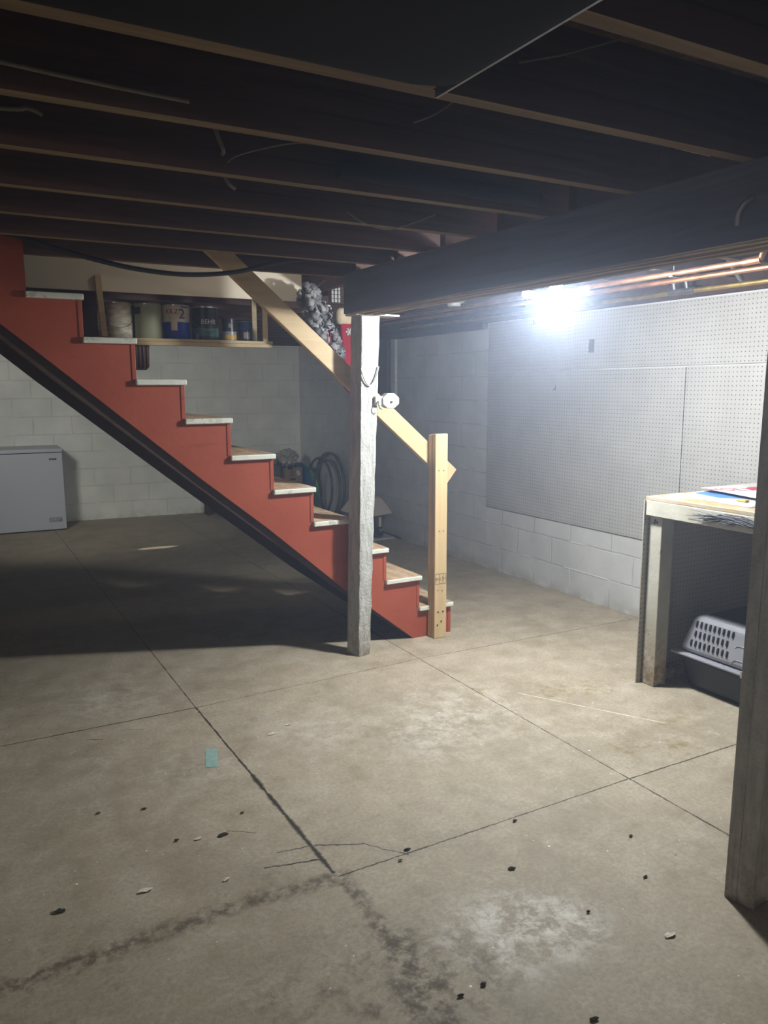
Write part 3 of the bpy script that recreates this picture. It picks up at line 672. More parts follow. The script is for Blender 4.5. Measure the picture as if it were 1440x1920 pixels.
# sheet metal over a joist bay
mb = MB()
xe = .915; N = 24; vs = []
prof = [(-4.0, 2.088)] + [(xe-.09+.09*sin(a), 2.072+.03*(1-cos(a))) for a in [i*pi/2/6 for i in range(7)]]
sh = thing('duct_sheet', (0, 1.2, 2.08), 'dull sheet metal panel closing a joist bay at the top centre', 'duct')
rows = []
ys = [.64, .9, 1.0, 1.1, 1.2, 1.3, 1.36, 1.385, 1.402]
xs = [-4, -2, -1, 0, .4, .7, .84, .90, .925]
for j, y in enumerate(ys):
    for i, x in enumerate(xs):
        z = 2.078 + .012*sin(x*2+y*3)*0 + (.014 if i >= 7 else 0)*(i-6)/2 + (.012 if j >= 7 else 0)*(j-6)/2
        rows.append((x, y, z))
F = [(j*9+i, j*9+i+1, (j+1)*9+i+1, (j+1)*9+i) for j in range(8) for i in range(8)]
mb.add(rows, F); o = build('sheet_panel', mb, 'sheet', sh, smooth=True); sm = o.modifiers.new('solid', 'SOLIDIFY'); sm.thickness = .004; sm.offset = 1
mb = MB(); mb.box((-4, 1.404, 2.092), (.90, 1.439, 2.13)); build('nailing_strip', mb, 'joistedge', sh)
mb = MB(); mb.box((.918, .64, 2.085), (.924, 1.44, 2.12)); mb.tube([(.924, .64, 2.092), (.926, 1.44, 2.092)], .004, 6); build('edge_flange', mb, 'steel', sh)
# cross bridging
o = thing('cross_bridging', (1.8, 1.6, 2.12), 'pair of pale bridging strips between joists at the upper right', 'bridging')
mb = MB()
for dx in (0, .045):
    a = Vector((1.765+dx, 1.484, 2.112)); b = Vector((1.785+dx, 1.848, 2.27))
    mb.tube([a, b], .012, 4)
build('strips', mb, 'pinep', o)
# ceiling fixture beyond beam
cf = thing('ceiling_lampholder', (3.08, 4.57, 2.07), 'white round unlit fixture on the joists left of the bright light', 'light fixture')
mb = MB(); mb.lathe([(.085, .03), (.085, .012), (.07, 0), (.045, -.012), (.045, -.03)], (3.08, 4.57, 2.08), 24); build('fixture_base', mb, 'whitep', cf, smooth=True)

# ------------------------------------------------------------ shelf with paint cans
SZ = 1.792
sf = thing('hanging_shelf', (1.3, 4.88, SZ), 'slim pine shelf hung behind the stairs holding paint cans', 'shelf')
mb = MB(); mb.box((.75, 4.75, SZ-.018), (1.825, 5.03, SZ)); build('shelf_board', mb, 'pinep', sf, bevel=.002)
mb = MB(); mb.box((.75, 4.735, SZ-.040), (1.812, 4.77, SZ-.019)); build('front_rail', mb, 'pinep', sf, bevel=.002)
for (x, y, z0, z1, lean) in ((.80, 4.705, SZ-.0, 2.125, -.02), (1.775, 4.745, SZ, 2.09, 0), (1.80, 5.01, SZ, 2.09, 0), (.80, 5.01, SZ, 2.09, 0)):
    mb = MB(); mb.hexa([(x-.016, y, z0), (x+.016, y, z0), (x+.016, y+.018, z0), (x-.016, y+.018, z0)], [(x-.016+lean, y, z1), (x+.016+lean, y, z1), (x+.016+lean, y+.018, z1), (x-.016+lean, y+.018, z1)])
    build('upright', mb, 'pinep', sf, bevel=.001)
def can(x, y, r, h, bands, label, rim='chrome', bail=True):
    """bands: list of (z fraction, material)"""
    t = thing('paint_can', (x, y, SZ+.001), label, 'paint can', 'paint cans on the hanging shelf')
    prof = []; mis = []; mats = []
    z0 = 0
    prof = [(r*.97, 0), (r, .004)]; mis = []
    mats = [b[1] for b in bands]
    mis.append(0)
    for i, (f, m) in enumerate(bands):
        prof.append((r, h*f*.97)); mis.append(i)
    mb = MB(); mb.lathe(prof, (x, y, SZ+.001), 36, mis=mis); build('can_body', mb, mats, t, smooth=True)
    mb = MB(); mb.lathe([(r*.98, h*.965), (r*1.025, h*.97), (r*1.025, h), (r*.9, h), (r*.88, h*.975), (0.01, h*.975)], (x, y, SZ+.001), 36); build('lid', mb, rim, t, smooth=True)
    if bail:
        P = []
        for i in range(17):
            a = pi*i/16; P.append((x+r*1.03*cos(a), y-r*1.03*sin(a)-.004, SZ+h*.66-.075*sin(a)))
        mb = MB(); mb.tube(P, .0016, 5); mb.tube([P[0], (P[0][0]-.004, P[0][1], P[0][2])], .008, 8); mb.tube([P[-1], (P[-1][0]+.004, P[-1][1], P[-1][2])], .008, 8)
        build('bail_handle', mb, 'steel', t)
    return t
def wrap_text(t, s, size, x, y, r, z, mat, ang=-.48, name='lettering'):
    """lettering wrapped round the can, centred on the direction that faces the camera"""
    vs, fs = text_mesh(s, size); base = math.atan2(0-y, 0-x)+ang
    out = []
    for v in vs:
        a = base+v.x/r; R = r+.0012+v.z*.5; out.append(Vector((x+R*cos(a), y+R*sin(a), z+v.y)))
    mb = MB(); mb.add(out, fs); build(name, mb, mat, t)
YC = 4.90
can(.908, YC, .083, .205, [(1, 'canw')], 'off white paint can with dried drips, leftmost on the shelf')
t = can(1.083, YC, .083, .205, [(1, 'cang')], 'sage green paint can, second from left on the shelf', bail=False)
def patch(t, x, y, r, a0, a1, z0, z1, mat, name='label_patch'):
    base = math.atan2(0-y, 0-x); mb = MB(); n = 8; vs = []
    for i in range(n+1):
        a = base+a0+(a1-a0)*i/n
        for R, z in ((r+.0008, z0), (r+.0008, z1)): vs.append((x+R*cos(a), y+R*sin(a), SZ+z))
    fs = [(2*i, 2*i+2, 2*i+3, 2*i+1) for i in range(n)]; mb.add(vs, fs); o = build(name, mb, mat, t); m = o.modifiers.new('s', 'SOLIDIFY'); m.thickness = .0006
patch(t, 1.083, YC, .083, -1.5, -1.05, .005, .2, 'dblue'); patch(t, 1.083, YC, .083, -1.0, -.45, .145, .185, 'cank')
t = can(1.255, YC, .083, .207, [(.52, 'canb'), (1, 'candw')], 'white and cobalt blue paint can with a large 2 on it', bail=False)
wrap_text(t, '2', .085, 1.255, YC, .083, SZ+.15, 'inkblue', .45)
wrap_text(t, 'KILZ', .038, 1.255, YC, .083, SZ+.165, 'dkred', -.28)
patch(t, 1.255, YC, .083, -.35, .1, .055, .11, 'candw', 'drip')
patch(t, 1.255, YC, .083, .4, 1.1, .19, .197, 'inkblue')
t = can(1.435, YC, .083, .203, [(.12, 'cank'), (.38, 'teal'), (1, 'cank')], 'charcoal paint can with teal band and dark swatch', rim='chrome')
wrap_text(t, 'BEHR', .04, 1.435, YC, .083, SZ+.112, 'paper', .28)
patch(t, 1.435, YC, .083, .05, .95, .125, .195, 'rubber', 'swatch'); patch(t, 1.435, YC, .083, -.75, -.5, .01, .04, 'greyp', 'price_sticker')
t = can(1.592, YC, .044, .140, [(.12, 'greyp'), (.30, 'yellow'), (.45, 'greyp'), (1, 'cank')], 'small dark quart can with yellow band and blue lid', rim='dblue', bail=False)
patch(t, 1.592, YC, .044, -.1, .3, .085, .11, 'greyp')
t = can(1.695, YC, .045, .128, [(.62, 'cank'), (1, 'dblue')], 'small blue and black quart can at the right end of the shelf', bail=False)
patch(t, 1.695, YC, .045, -.2, .7, .02, .06, 'greyp')
# fluted brown thing under the shelf and dark boxes left of it
mb = MB()
poly = [(.98, 1.755), (.98, 1.61), (1.05, 1.61), (1.068, 1.628), (1.072, 1.755)]
mb.prismY([(x, z) for x, z in poly], 4.83, 4.87)
for k in range(4): mb.tube([(.990+.022*k, 4.828, 1.752), (.990+.022*k, 4.828, 1.622)], .006, 8)
o = build('fluted_bracket', mb, 'flute', loc=(1.06, 4.85, 1.61), bevel=.003); tag(o, 'brown fluted wooden piece hanging just under the shelf', 'bracket')
mb = MB(); mb.box((.70, 4.80, 1.80), (.775, 4.95, 2.08)); o = build('stacked_carton', mb, 'dark', loc=(.73, 4.9, 1.8), bevel=.002); tag(o, 'dim narrow carton standing left of the shelf upright', 'carton')

# ------------------------------------------------------------ wreath and stocking
wr = thing('wreath', (2.03, 4.45, 1.9), 'grey ruffled ribbon Christmas wreath hanging beside the beam end', 'wreath')
WC = Vector((2.04, 4.48, 1.885)); ax = Vector((.70, -.62, 0)).normalized(); 
pu = Vector((.62, .70, 0)).normalized(); tilt = Matrix.Rotation(radians(14), 3, 'Y')
ribs = [MB(), MB(), MB()]
R0 = .165
for k in range(210):
    a = 2*pi*k/210; rad = (pu*cos(a)*.8+Vector((0, 0, 1))*sin(a)*1.12); tang = (-pu*sin(a)*.8+Vector((0, 0, 1))*cos(a)*1.12).normalized()
    c = WC+rad*R0
    c.x += -.10*rad.z*.75
    phi = random.uniform(0, 2*pi); o1 = (rad.normalized()*cos(phi)+ax*sin(phi))
    w = o1.cross(tang).normalized(); L = random.uniform(.045, .072); tw = random.uniform(-.35, .35)
    w = (w+tang*tw).normalized()
    p0 = c+o1*.012; p1 = c+o1*L*.7+tang*.022; p2 = c+o1*L; p3 = c+o1*L*.7-tang*.022
    hw = .019; m = ribs[k % 3 if random.random() < .8 else 0]
    P = [p0, p1, p2, p3, p0+tang*.003]; vs = []
    for i, p in enumerate(P): vs += [p-w*hw*(.5 if i in (0, 4) else 1), p+w*hw*(.5 if i in (0, 4) else 1)]
    m.add(vs, [(2*i, 2*i+1, 2*i+3, 2*i+2) for i in range(4)])
for m, mt in zip(ribs, ('ruffle', 'ruffled', 'ruffle')):
    o = build('ribbon_loops', m, mt, wr, smooth=True); s_ = o.modifiers.new('s', 'SOLIDIFY'); s_.thickness = .0015
mb = MB()
for k in range(14):
    c = WC+Vector((random.uniform(-.03, .06), random.uniform(-.09, -.05), random.uniform(-.06, .09)))
    d = Vector((random.uniform(-1, 1), random.uniform(-.5, .5), random.uniform(-1, 1))).normalized()*.04; w = Vector((random.uniform(-1, 1), .2, random.uniform(-1, 1))).normalized()*.013
    mb.add([c, c+d*.6+w, c+d, c+d*.6-w], [(0, 1, 2, 3)])
o = build('tartan_bow', mb, 'plaid', wr); s_ = o.modifiers.new('s', 'SOLIDIFY'); s_.thickness = .002
mb = MB()
for k in range(2):
    x = WC.x-.0+.022*k; mb.tube([(x-.005, WC.y-.09, WC.z-.05), (x, WC.y-.10, WC.z-.19)], .003, 6)
build('ribbon_tail', mb, 'redcloth', wr)
mb = MB()
for k in range(2):
    x = WC.x+.022*k; mb.tube([(x, WC.y-.10, WC.z-.19), (x+.003, WC.y-.10, WC.z-.225)], .0055, 6)
build('tail_tip', mb, 'whitep', wr)
mb = MB()
for k in range(3): mb.box((2.135+.022*k, 4.50+.01*k, 1.58+.02*k), (2.147+.022*k, 4.503+.01*k, 1.76))
build('silver_streamer', mb, 'alu', wr)
mb = MB(); mb.tube([(WC.x-.05, WC.y+.0, WC.z+.2), (WC.x+.03, 4.5, 2.15)], .002, 5); mb.tube([(WC.x+.03, 4.5, 2.15), (2.085, 4.5, 2.15)], .002, 5); build('hanging_wire', mb, 'steel', wr)

sk = thing('christmas_stocking', (2.28, 4.62, 1.95), 'red Christmas stocking with cream cuff and snowflake behind the post', 'stocking')
mb = MB()
leg = [(2.222, 1.93), (2.235, 1.60), (2.25, 1.50), (2.30, 1.455), (2.42, 1.45), (2.47, 1.49), (2.46, 1.55), (2.39, 1.585), (2.365, 1.66), (2.375, 1.93)]
mb.prismY(leg, 4.58, 4.625); build('sock', mb, 'redcloth', sk, bevel=.018, seg=4)
mb = MB(); mb.box((2.195, 4.565, 1.90), (2.40, 4.64, 2.005)); build('cuff', mb, 'cream', sk, bevel=.032, seg=5)
mb = MB()
for k in range(6):
    a = pi*k/3; mb.tube([(2.278, 4.575, 1.855), (2.278+.026*cos(a), 4.575, 1.855+.026*sin(a))], [.003, .0075], 6)
build('snowflake', mb, 'whitep', sk)
mb = MB(); mb.tube([(2.30, 4.6, 2.0), (2.31, 4.6, 2.29)], .003, 6); build('loop', mb, 'redcloth', sk)
mb = MB(); mb.box((2.19, 4.64, 2.05), (2.27, 4.66, 2.135))
gb = thing('lantern', (2.23, 4.65, 2.05), 'small black framed lantern hanging beside the beam end', 'lantern')
mb = MB(); mb.box((2.195, 4.66, 2.045), (2.262, 4.70, 2.14)); build('panes', mb, 'whitep', gb)
mb = MB()
for x in (2.193, 2.215, 2.240, 2.262): mb.box((x-.002, 4.652, 2.04), (x+.002, 4.657, 2.145))
for z in (2.042, 2.067, 2.092, 2.117, 2.142): mb.box((2.190, 4.652, z-.002), (2.265, 4.657, z+.002))
mb.tube([(2.228, 4.68, 2.14), (2.228, 4.68, 2.29)], .002, 6); build('frame', mb, 'black', gb)

# ------------------------------------------------------------ freezer
fz = thing('chest_freezer', (.35, 9.15, 0), 'white chest freezer against the back wall at the left edge', 'freezer')
RF = Matrix.Rotation(-.03, 4, 'Z'); PV = Vector((1.006, 8.886, 0))
def frot(mb): return mb.xf(Matrix.Translation(PV) @ RF @ Matrix.Translation(-PV))
mb = MB(); mb.box((-.35, 8.886, .012), (1.006, 9.46, .832)); build('cabinet', frot(mb), 'white', fz, bevel=.006)
mb = MB(); mb.box((-.352, 8.878, .838), (1.010, 9.47, .878)); build('lid', frot(mb), 'white', fz, bevel=.008, seg=3)
mb = MB(); mb.box((-.34, 8.90, .0), (1.0, 9.44, .012)); build('plinth', frot(mb), 'black', fz)
mb = MB(); mb.tube([(.874, 8.884, .768), (.944, 8.884, .768)], .009, 10); build('brand_badge', frot(mb), 'black', fz)
mb = MB(); mb.box((.884, 8.8735, .766), (.934, 8.876, .771)); build('badge_lettering', frot(mb), 'chrome', fz)
mb = MB(); mb.box((.835, 8.881, .095), (.965, 8.888, .145)); build('control_panel', frot(mb), 'greyp', fz, bevel=.003)
mb = MB(); mb.lathe([(.018, 0), (.018, .012), (.008, .018)], (0, 0, 0), 18); mb.xf(Matrix.Translation((.94, 8.881, .122)) @ Matrix.Rotation(pi/2, 4, 'X')); build('knob', frot(mb), 'greyp', fz)
mb = MB(); mb.lathe([(.006, 0), (.006, .004), (.002, .006)], (0, 0, 0), 12); mb.xf(Matrix.Translation((.897, 8.881, .122)) @ Matrix.Rotation(pi/2, 4, 'X')); build('indicator', frot(mb), 'paper', fz)

# ------------------------------------------------------------ things in the far corner
bx_ = thing('cardboard_box', (3.52, 8.75, .385), 'open cardboard box with black print beside the blue sleds', 'box')
mb = MB(); x0, x1, y0, y1, z0, z1 = 3.40, 3.64, 8.6, 8.85, .385, .565
mb.box((x0, y0, z0), (x1, y0+.005, z1)); mb.box((x0, y1-.005, z0), (x1, y1, z1)); mb.box((x0, y0, z0), (x0+.005, y1, z1)); mb.box((x1-.005, y0, z0), (x1, y1, z1)); mb.box((x0, y0, z0), (x1, y1, z0+.005)); build('carton_walls', mb, 'card', bx_)
for s_, e in (((x0, y1, z1), (x1, y1+.03, z1+.07)),):
    mb = MB(); mb.box((x0, y1-.004, z1), (x1, y1, z1+.06)); build('flap', mb, 'card', bx_)
mb = MB(); mb.box((3.45, 8.597, .545), (3.52, 8.6, .59)); build('hand_hole', mb, 'rubber', bx_)
mb = MB()
for k in range(3): mb.box((3.485+.022*k, 8.598, .46), (3.493+.022*k, 8.6, .515))
mb.box((3.480, 8.598, .515), (3.545, 8.6, .520)); mb.box((3.480, 8.598, .415), (3.55, 8.6, .44)); build('print', mb, 'ink', bx_)
mb = MB(); mb.box((3.565, 8.597, .47), (3.605, 8.6, .53), rot=Matrix.Rotation(-.35, 3, 'Y')); build('shipping_label', mb, 'paper', bx_)
mb = MB(); mb.box((3.40, 8.56, 0), (3.64, 8.93, .36)); mb.box((3.39, 8.55, .355), (3.65, 8.94, .383)); o = build('storage_tote', mb, 'grey', loc=(3.45, 8.75, 0), bevel=.01); tag(o, 'dark grey storage tote under the cardboard box', 'storage box')
mb = MB(); mb.box((3.15, 8.62, .391), (3.375, 8.9, .60)); o = build('storage_tote', mb, 'grey', loc=(3.28, 8.75, .385), bevel=.012); tag(o, 'small dark grey bin left of the cardboard box', 'storage box')
def crumple(c, r, n=3, amp=.35, seed=1, sub=4):
    bm = bmesh.new(); bmesh.ops.create_icosphere(bm, subdivisions=sub, radius=1)
    rnd = random.Random(seed); dirs = [(Vector((rnd.uniform(-1, 1), rnd.uniform(-1, 1), rnd.uniform(-1, 1))).normalized(), rnd.uniform(3, 11), rnd.uniform(0, 6)) for _ in range(9)]
    vs = []
    for v in bm.verts:
        k = 1+amp*sum(abs(sin(d.dot(v.co)*f+p))-.6 for d, f, p in dirs)/len(dirs)*2
        vs.append(Vector((c[0]+v.co.x*r[0]*k, c[1]+v.co.y*r[1]*k, c[2]+v.co.z*r[2]*k)))
    fs = [tuple(v.index for v in f.verts) for f in bm.faces]; bm.free(); mb = MB(); mb.add(vs, fs); return mb
o = build('plastic_bag', crumple((3.50, 8.73, .675), (.125, .10, .095), seed=4, amp=.5), 'bag', loc=(3.47, 8.73, .6)); tag(o, 'crumpled pale plastic bag on top of the cardboard box', 'bag')
o = build('plastic_bag', crumple((3.27, 8.72, .66), (.09, .09, .055), seed=8, amp=.5), 'bag', loc=(3.33, 8.68, .6)); tag(o, 'small crumpled grey bag spilling over the left bin', 'bag')
def disc(c, r, mat, label, tiltz, th=.012, sq=1.0):
    mb = MB(); mb.lathe([(r*.55, -.05), (r*.9, -.02), (r, 0), (r*1.01, th), (r*.88, -.008), (r*.5, -.035)], (0, 0, 0), 40)
    Mx = Matrix.Translation(c) @ Matrix.Rotation(tiltz, 4, 'Z') @ Matrix.Rotation(radians(78), 4, 'X') @ Matrix.Diagonal((1, sq, 1, 1))
    mb.xf(Mx); o = build('snow_sled', mb, mat, loc=tuple(c), smooth=True); return tag(o, label, 'sled', 'plastic sleds in the far corner')
for i, (dx, m, l) in enumerate(((0, 'blue', 'deep blue plastic saucer sled leaning in the corner, nearest the box'), (.025, 'blue', 'blue saucer sled sandwiched second in the leaning row'), (.05, 'green', 'green rimmed saucer sled leaning right of the blue ones'))):
    disc(Vector((3.735+dx*.9, 8.84-.04*i, .315)), .29, m, l, radians(90), sq=1.0)
hs = [(.37, 3.83, 8.22, .0, 'rearmost'), (.375, 3.795, 8.16, .04, 'second'), (.34, 3.735, 8.30, .08, 'third'), (.345, 3.69, 7.96, .22, 'frontmost')]
for R_, x, y, tl, l in hs:
    mb = MB(); pts = []
    for k in range(48):
        a = 2*pi*k/48; pts.append((x+tl*.25*(1-sin(a))*-.6, y+R_*1.03*cos(a), R_+.013+R_*sin(a)))
    mb.tube(pts, .015, 8, closed=True); o = build('coiled_hose', mb, 'hoop', loc=(x, y, 0), smooth=True, angle=80)
    tag(o, '%s dark grey hoop of tubing leaning on the block wall' % l, 'hoop', 'grey hoops leaning on the wall')
tt = thing('storage_tote', (3.0, 8.9, 0), 'navy lidded storage tote seen under the stairs against the back wall', 'storage box')
mb = MB(); mb.hexa([(2.80, 8.62, 0), (3.34, 8.62, 0), (3.34, 9.02, 0), (2.80, 9.02, 0)], [(2.76, 8.58, .36), (3.37, 8.58, .36), (3.37, 9.05, .36), (2.76, 9.05, .36)]); build('tub', mb, 'navy', tt, bevel=.02)
mb = MB(); mb.box((2.74, 8.56, .36), (3.38, 9.07, .39)); build('lid', mb, 'navy', tt, bevel=.01)
mb = MB(); mb.hexa([(2.70, 9.0, 0), (2.745, 8.80, 0), (2.765, 8.81, 0), (2.72, 9.01, 0)], [(2.61, 9.0, .38), (2.655, 8.80, .38), (2.675, 8.81, .38), (2.63, 9.01, .38)]); o = build('boogie_board', mb, 'bblue', loc=(2.72, 8.9, 0), bevel=.004); tag(o, 'bright blue plastic board leaning by the navy tote under the stairs', 'board')
mb = MB(); mb.box((2.60, 9.05, 0), (2.64, 9.2, .55)); o = build('dark_plank', mb, 'dark', loc=(2.62, 9.12, 0)); tag(o, 'dark upright plank behind the blue panel under the stairs', 'plank')
# table lamps near the right wall
def table_lamp(x, y, rz, label, tiltx=.0, s=1.0, zz=.0):
    t = thing('table_lamp', (x, y, zz), label, 'lamp', 'dark lamps on the floor by the block wall')
    T = Matrix.Translation((x, y, zz)) @ Matrix.Rotation(rz, 4, 'Z') @ Matrix.Diagonal((s, s, s, 1))
    mb = MB(); mb.lathe([(.085, .0), (.09, .015), (.075, .035), (.045, .05), (.05, .075), (.02, .09), (.014, .12)], (0, 0, 0), 28); build('base', mb.xf(T), 'black', t, smooth=True)
    for dx in (-.055, .055):
        mb = MB(); mb.lathe([(.016, .07), (.02, .075), (.02, .085), (.0145, .088), (.0145, .175), (.01, .18)], (dx, -.01, 0), 16, mis=[0, 0, 0, 1, 1]); build('candle_tube', mb.xf(T), ['black', 'cream'], t, smooth=True)
        mb = MB(); mb.tube([(0, 0, .06), (dx*.5, -.005, .055), (dx, -.01, .075)], .005, 6); build('arm', mb.xf(T), 'black', t)
    T2 = T @ Matrix.Translation((0, 0, .20)) @ Matrix.Rotation(tiltx, 4, 'Y')
    mb = MB(); a, b, w1, w2, h = .165, .085, .10, .06, .155
    def fr(A, B, z): return [(-A, -B, z), (A, -B, z), (A, B, z), (-A, B, z)]
    mb.add(fr(a, w1, 0)+fr(b, w2, h), [(0, 1, 5, 4), (1, 2, 6, 5), (2, 3, 7, 6), (3, 0, 4, 7)]); o = build('lamp_shade', mb.xf(T2), 'shade', t); s_ = o.modifiers.new('s', 'SOLIDIFY'); s_.thickness = .003
    mb = MB(); mb.tube([(0, 0, -.10), (0, 0, h+.01)], .004, 6); mb.lathe([(.004, h+.008), (.010, h+.016), (.004, h+.028)], (0, 0, 0), 10); build('finial', mb.xf(T2), 'black', t)
table_lamp(3.675, 6.86, radians(-25), 'dark twin candle lamp with tilted rectangular pale shade, on a white board', radians(-9), s=1.1, zz=.013)
table_lamp(3.67, 7.25, radians(-28), 'second pale shaded lamp half hidden behind the post', radians(12), zz=.0)
mb = MB(); mb.box((3.52, 6.70, .0), (3.85, 7.06, .012)); o = build('white_board', mb, 'whitep', loc=(3.7, 6.85, 0)); tag(o, 'thin white board on the floor beneath the pale shaded lamp', 'board')
tubething('broom_stick', [(3.83, 6.58, .022), (3.84, 6.98, .022)], .008, 'black', 'short dark stick on the floor by the white board', 'stick')

# ------------------------------------------------------------ workbench
wb = thing('workbench', (3.4, 1.9, 0), 'white painted workbench with plywood top and pegboard end', 'workbench')
BZ = .967; YB = 2.705
mb = MB(); mb.box((2.985, .5, BZ-.018), (XW-.014, YB+.01, BZ)); build('bench_top', mb, 'ply', wb, bevel=.002)
mb = MB(); mb.box((2.98, .5, .873), (3.018, YB+.004, .948)); build('apron', mb, 'bench', wb, bevel=.003)
mb = MB(); mb.box((3.02, YB-.04, .873), (XW-.014, YB-.002, .948)); build('end_apron', mb, 'bench', wb, bevel=.003)
mb = MB(); mb.box((3.003, 2.622, 0), (3.090, 2.700, .872)); build('leg', mb, 'bench', wb, bevel=.004)
mb = MB(); mb.box((3.003, .55, 0), (3.090, .63, .872)); build('leg', mb, 'bench', wb, bevel=.004)
mb = MB(); mb.box((2.972, 2.708, .0), (XW-.014, 2.714, BZ-.018)); build('end_panel', mb, 'pegX', wb)
mb = MB(); mb.box((3.092, 2.66, .0), (XW-.014, 2.70, .06)); build('stretcher', mb, 'bench', wb, bevel=.003)
for (z, y) in ((.842, 2.652), (.85, 2.664), (.838, 2.668)):
    mb = MB(); mb.tube([(3.004, y, z), (3.001, y, z)], .006, 8); build('nail_hole', mb, 'debris', wb)
# papers on the bench
def sheet(name, pts, mats, label, cat, extra=None, z=BZ, th=.0015, curl=0):
    t = thing(name, (pts[0][0], pts[0][1], z), label, cat)
    a, b, c, d = [Vector((p[0], p[1], 0)) for p in pts]; N = 8; vs = []
    for j in range(N+1):
        for i in range(N+1):
            u, v = i/N, j/N; p = a*(1-u)*(1-v)+b*u*(1-v)+c*u*v+d*(1-u)*v
            vs.append((p.x, p.y, z+.001+curl*(v**2)*.6+curl*.4*sin(u*pi)))
    F = [(j*(N+1)+i, j*(N+1)+i+1, (j+1)*(N+1)+i+1, (j+1)*(N+1)+i) for j in range(N) for i in range(N)]
    mb = MB(); mb.add(vs, F); o = build('sheet', mb, mats, t, smooth=True); s_ = o.modifiers.new('s', 'SOLIDIFY'); s_.thickness = th; s_.offset = 1
    return t
t = sheet('poster', [(3.12, 2.67), (3.45, 2.69), (3.42, 2.2), (3.08, 2.2)], 'paper', 'white sheet with a blue block lying on the front of the bench', 'poster', z=BZ)
mb = MB(); mb.add([(3.26, 2.655, BZ+.0035), (3.43, 2.675, BZ+.0035), (3.41, 2.30, BZ+.0035), (3.22, 2.47, BZ+.0035)], [(0, 1, 2, 3)]); o = build('blue_block', mb, 'bluepr', t); s_ = o.modifiers.new('s', 'SOLIDIFY'); s_.thickness = .0006
t = sheet('poster', [(3.36, 2.695), (3.835, 2.695), (3.835, 1.9), (3.22, 2.15)], 'paper', 'white poster with red lettering and red disc at the back of the bench', 'poster', z=BZ+.017)
vs, fs = text_mesh('HOLY', .085, .0004); ux, uy = Vector((.875, -.48, 0)), Vector((.48, .875, 0))
mb = MB(); mb.add([Vector((3.425, 2.565, BZ+.0205))+ux*v.x*1.1+uy*v.y*1.5+Vector((0, 0, v.z)) for v in vs], fs); build('lettering', mb, 'redp', t)
mb = MB(); mb.lathe([(.075, 0), (.075, .001)], (3.585, 2.505, BZ+.0195), 32); build('red_disc', mb, 'redp', t)
mb = MB(); mb.box((3.19, 2.31, BZ+.0035), (3.22, 2.36, BZ+.0135)); o = build('yellow_clip', mb, 'yellow', loc=(3.2, 2.33, BZ), bevel=.004); tag(o, 'small yellow clip on the bench in front of the poster', 'clip')
# frayed black bristles over the apron
fb = thing('brush', (2.975, 2.05, .93), 'frayed black bristle brush hanging over the white bench edge', 'brush')
mb = MB(); rnd = random.Random(3)
for k in range(90):
    y0 = 2.10+rnd.uniform(-.02, .02); z0 = .915+rnd.uniform(-.015, .012)
    L = .10+.26*rnd.random()**2.2; bend = rnd.choice((.022, .02, -.002))+rnd.uniform(-.004, .004); s_ = -.01+(.0 if bend > .01 else .028)
    P = [(2.974-rnd.uniform(0, .010), y0+L*t, z0+s_*t+bend*sin(pi*t)) for t in (0, .3, .6, 1)]
    mb.tube(P, [.0034, .0028, .0022, .001], 4)
build('bristles', mb, 'rubber', fb)
mb = MB(); mb.tube([(2.958, 2.09, .912), (2.958, 1.80, .90)], .014, 10); build('handle', mb, 'black', fb)

# ------------------------------------------------------------ pet carrier
pc = thing('pet_carrier', (3.33, 2.36, 0), 'grey topped pet carrier with black base under the workbench', 'pet carrier')
def frus(x0, x1, y0, y1, z0, x2, x3, y2, y3, z1): 
    m = MB(); return m.hexa([(x0, y0, z0), (x1, y0, z0), (x1, y1, z0), (x0, y1, z0)], [(x2, y2, z1), (x3, y2, z1), (x3, y3, z1), (x2, y3, z1)])
build('lower_shell', frus(3.165, 3.60, 2.13, 2.555, .004, 3.125, 3.64, 2.09, 2.59, .178), 'black', pc, bevel=.03, seg=4)
build('rim_flange', frus(3.098, 3.665, 2.07, 2.612, .176, 3.098, 3.665, 2.07, 2.612, .190), 'greyp', pc, bevel=.006)
build('upper_shell', frus(3.118, 3.645, 2.095, 2.592, .190, 3.165, 3.60, 2.15, 2.535, .385), 'greyp', pc, bevel=.038, seg=5)
build('top_tray', frus(3.225, 3.55, 2.19, 2.49, .384, 3.225, 3.55, 2.19, 2.49, .388), 'black', pc)
mb = MB()
for r in range(3):
    nslot = 9 if r != 1 else 8
    for k in range(nslot):
        z = .342-.047*r; tt_ = (z-.190)/(.385-.190); x = 3.118+(3.165-3.118)*tt_-.0015; y = 2.502-.0255*k-(0.004 if r == 1 else 0)+(.01 if r == 2 else 0)-.008*0
        h = .0145; P = [(x-.0006-h*.24, y, z-h), (x-.0006, y, z), (x-.0006+h*.24, y, z+h)]
        mb.tube(P, [.0045, .0062, .0045], 8)
build('vent_slots', mb, 'rubber', pc)
for z in (.30, .235):
    tt_ = (z-.190)/.195; x = 3.118+.047*tt_-.001
    mb = MB(); mb.tube(smoothpts([(x, 2.285, z-.03), (x-.001, 2.27, z-.008), (x, 2.25, z), (x+.0, 2.17, z-.004)]), .003, 6); build('molded_rib', mb, 'greyp', pc)
mb = MB(); mb.box((3.092, 2.19, .17), (3.108, 2.205, .205)); build('latch', mb, 'greyp', pc, bevel=.003)

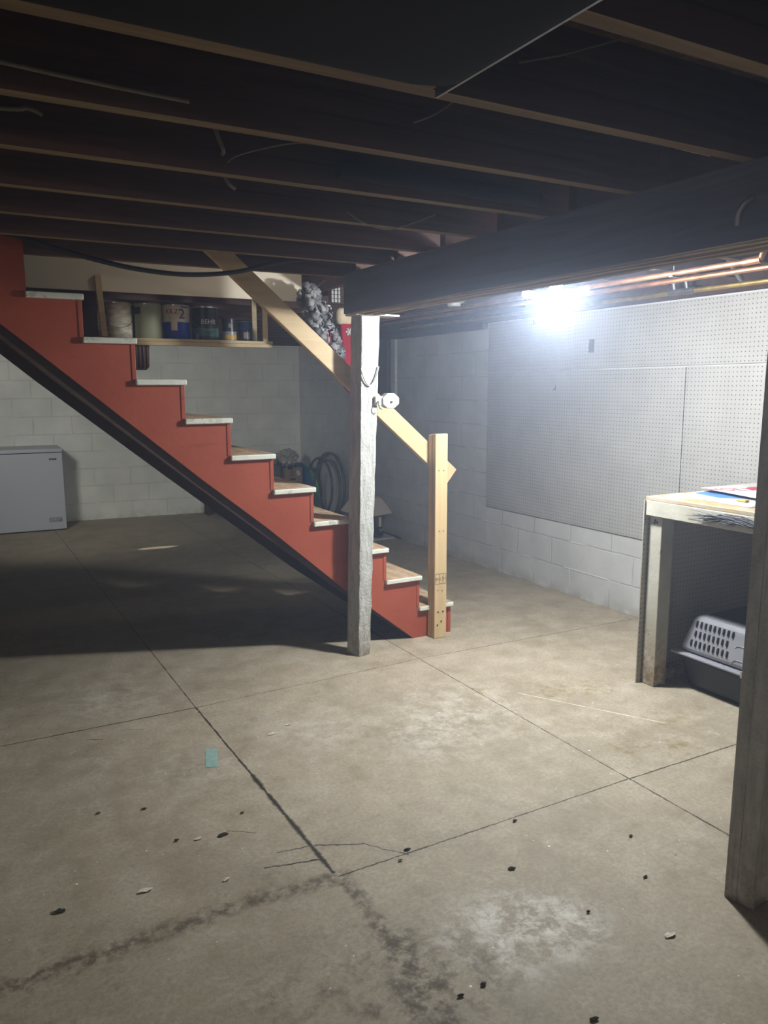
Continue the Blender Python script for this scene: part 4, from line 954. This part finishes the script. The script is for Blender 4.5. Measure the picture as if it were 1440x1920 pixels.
# ------------------------------------------------------------ floor litter
mb = MB(); mb.add([(.828, 3.058, .0008), (.875, 3.04, .0008), (.829, 2.882, .0008), (.783, 2.897, .0008)], [(0, 1, 2, 3)]); o = build('tape_patch', mb, 'tealtape', loc=(.83, 2.97, 0)); s_ = o.modifiers.new('s', 'SOLIDIFY'); s_.thickness = .0008; tag(o, 'faded teal rectangle of tape stuck on the concrete floor', 'tape')
def flake(x, y, s, mat, name, label, cat, group, seed, z=.004):
    rnd = random.Random(seed); n = 9; vs = [(x, y, z)]
    for k in range(n):
        a = 2*pi*k/n; r = s*rnd.uniform(.5, 1.1); vs.append((x+r*cos(a)*1.4, y+r*sin(a)*.7, .0012+rnd.uniform(0, .004)))
    mb = MB(); mb.add(vs, [(0, 1+k, 1+(k+1) % n) for k in range(n)]); o = build(name, mb, mat, loc=(x, y, 0)); s_ = o.modifiers.new('s', 'SOLIDIFY'); s_.thickness = .0015; s_.offset = 1
    tag(o, label, cat, group)
for i, (x, y, s, l) in enumerate(((.401, 2.226, .017, 'largest pale paint chip, at lower left'), (.634, 2.158, .011, 'cream paint chip near the broken slab corner'), (1.627, 1.318, .014, 'white paint chip at lower right near the post'),
        (.62, 2.42, .012, 'pale flake beside the dark crumb, left foreground'), (1.221, 3.108, .011, 'right one of two tan flakes on the middle slab'), (1.124, 3.055, .013, 'left one of two tan flakes on the middle slab'))):
    flake(x, y, s, 'chip', 'paint_chip', l, 'paint chip', 'paint chips on the floor', i)
CL = ['largest dark crumb at the far lower left of the floor', 'dark crumb beside the pale flakes, left foreground', 'dark crumb right of the slab joint, centre foreground', 'dark crumb just below the joint line on the right slab',
 'dark crumb nearest the right post foot', 'dark crumb at the very bottom of the photo', 'dark crumb just left of the middle flake', 'lower of two dark crumbs near the dirty seam at the bottom', 'dark crumb far left, halfway up the near left slab',
 'dark crumb between the right post and the joint crossing', 'leftmost tiny dark crumb on the near left slab', 'upper of two dark crumbs near the dirty seam at the bottom', 'dark crumb at the crack end on the centre joint', 'tiny dark crumb left of the long joint',
 'tiny dark crumb just below the crack end', 'dark crumb beside the chalky white patch']
for i, (x, y, s) in enumerate(((.161, 2.251, .016), (.70, 2.40, .015), (1.436, 1.771, .013), (1.616, 1.985, .009), (1.771, 1.537, .008), (1.236, 1.205, .012), (.55, 2.444, .007), (1.07, 1.424, .009), (.50, 2.7, .008), (1.90, 1.72, .008), (.35, 2.75, .008), (1.0, 1.42, .007), (1.2, 2.02, .009), (.8, 2.5, .006), (1.15, 1.98, .006), (1.5, 1.5, .006))):
    flake(x, y, s, 'debris', 'dirt_crumb', CL[i], 'debris', 'dark crumbs on the floor', 40+i, .006)
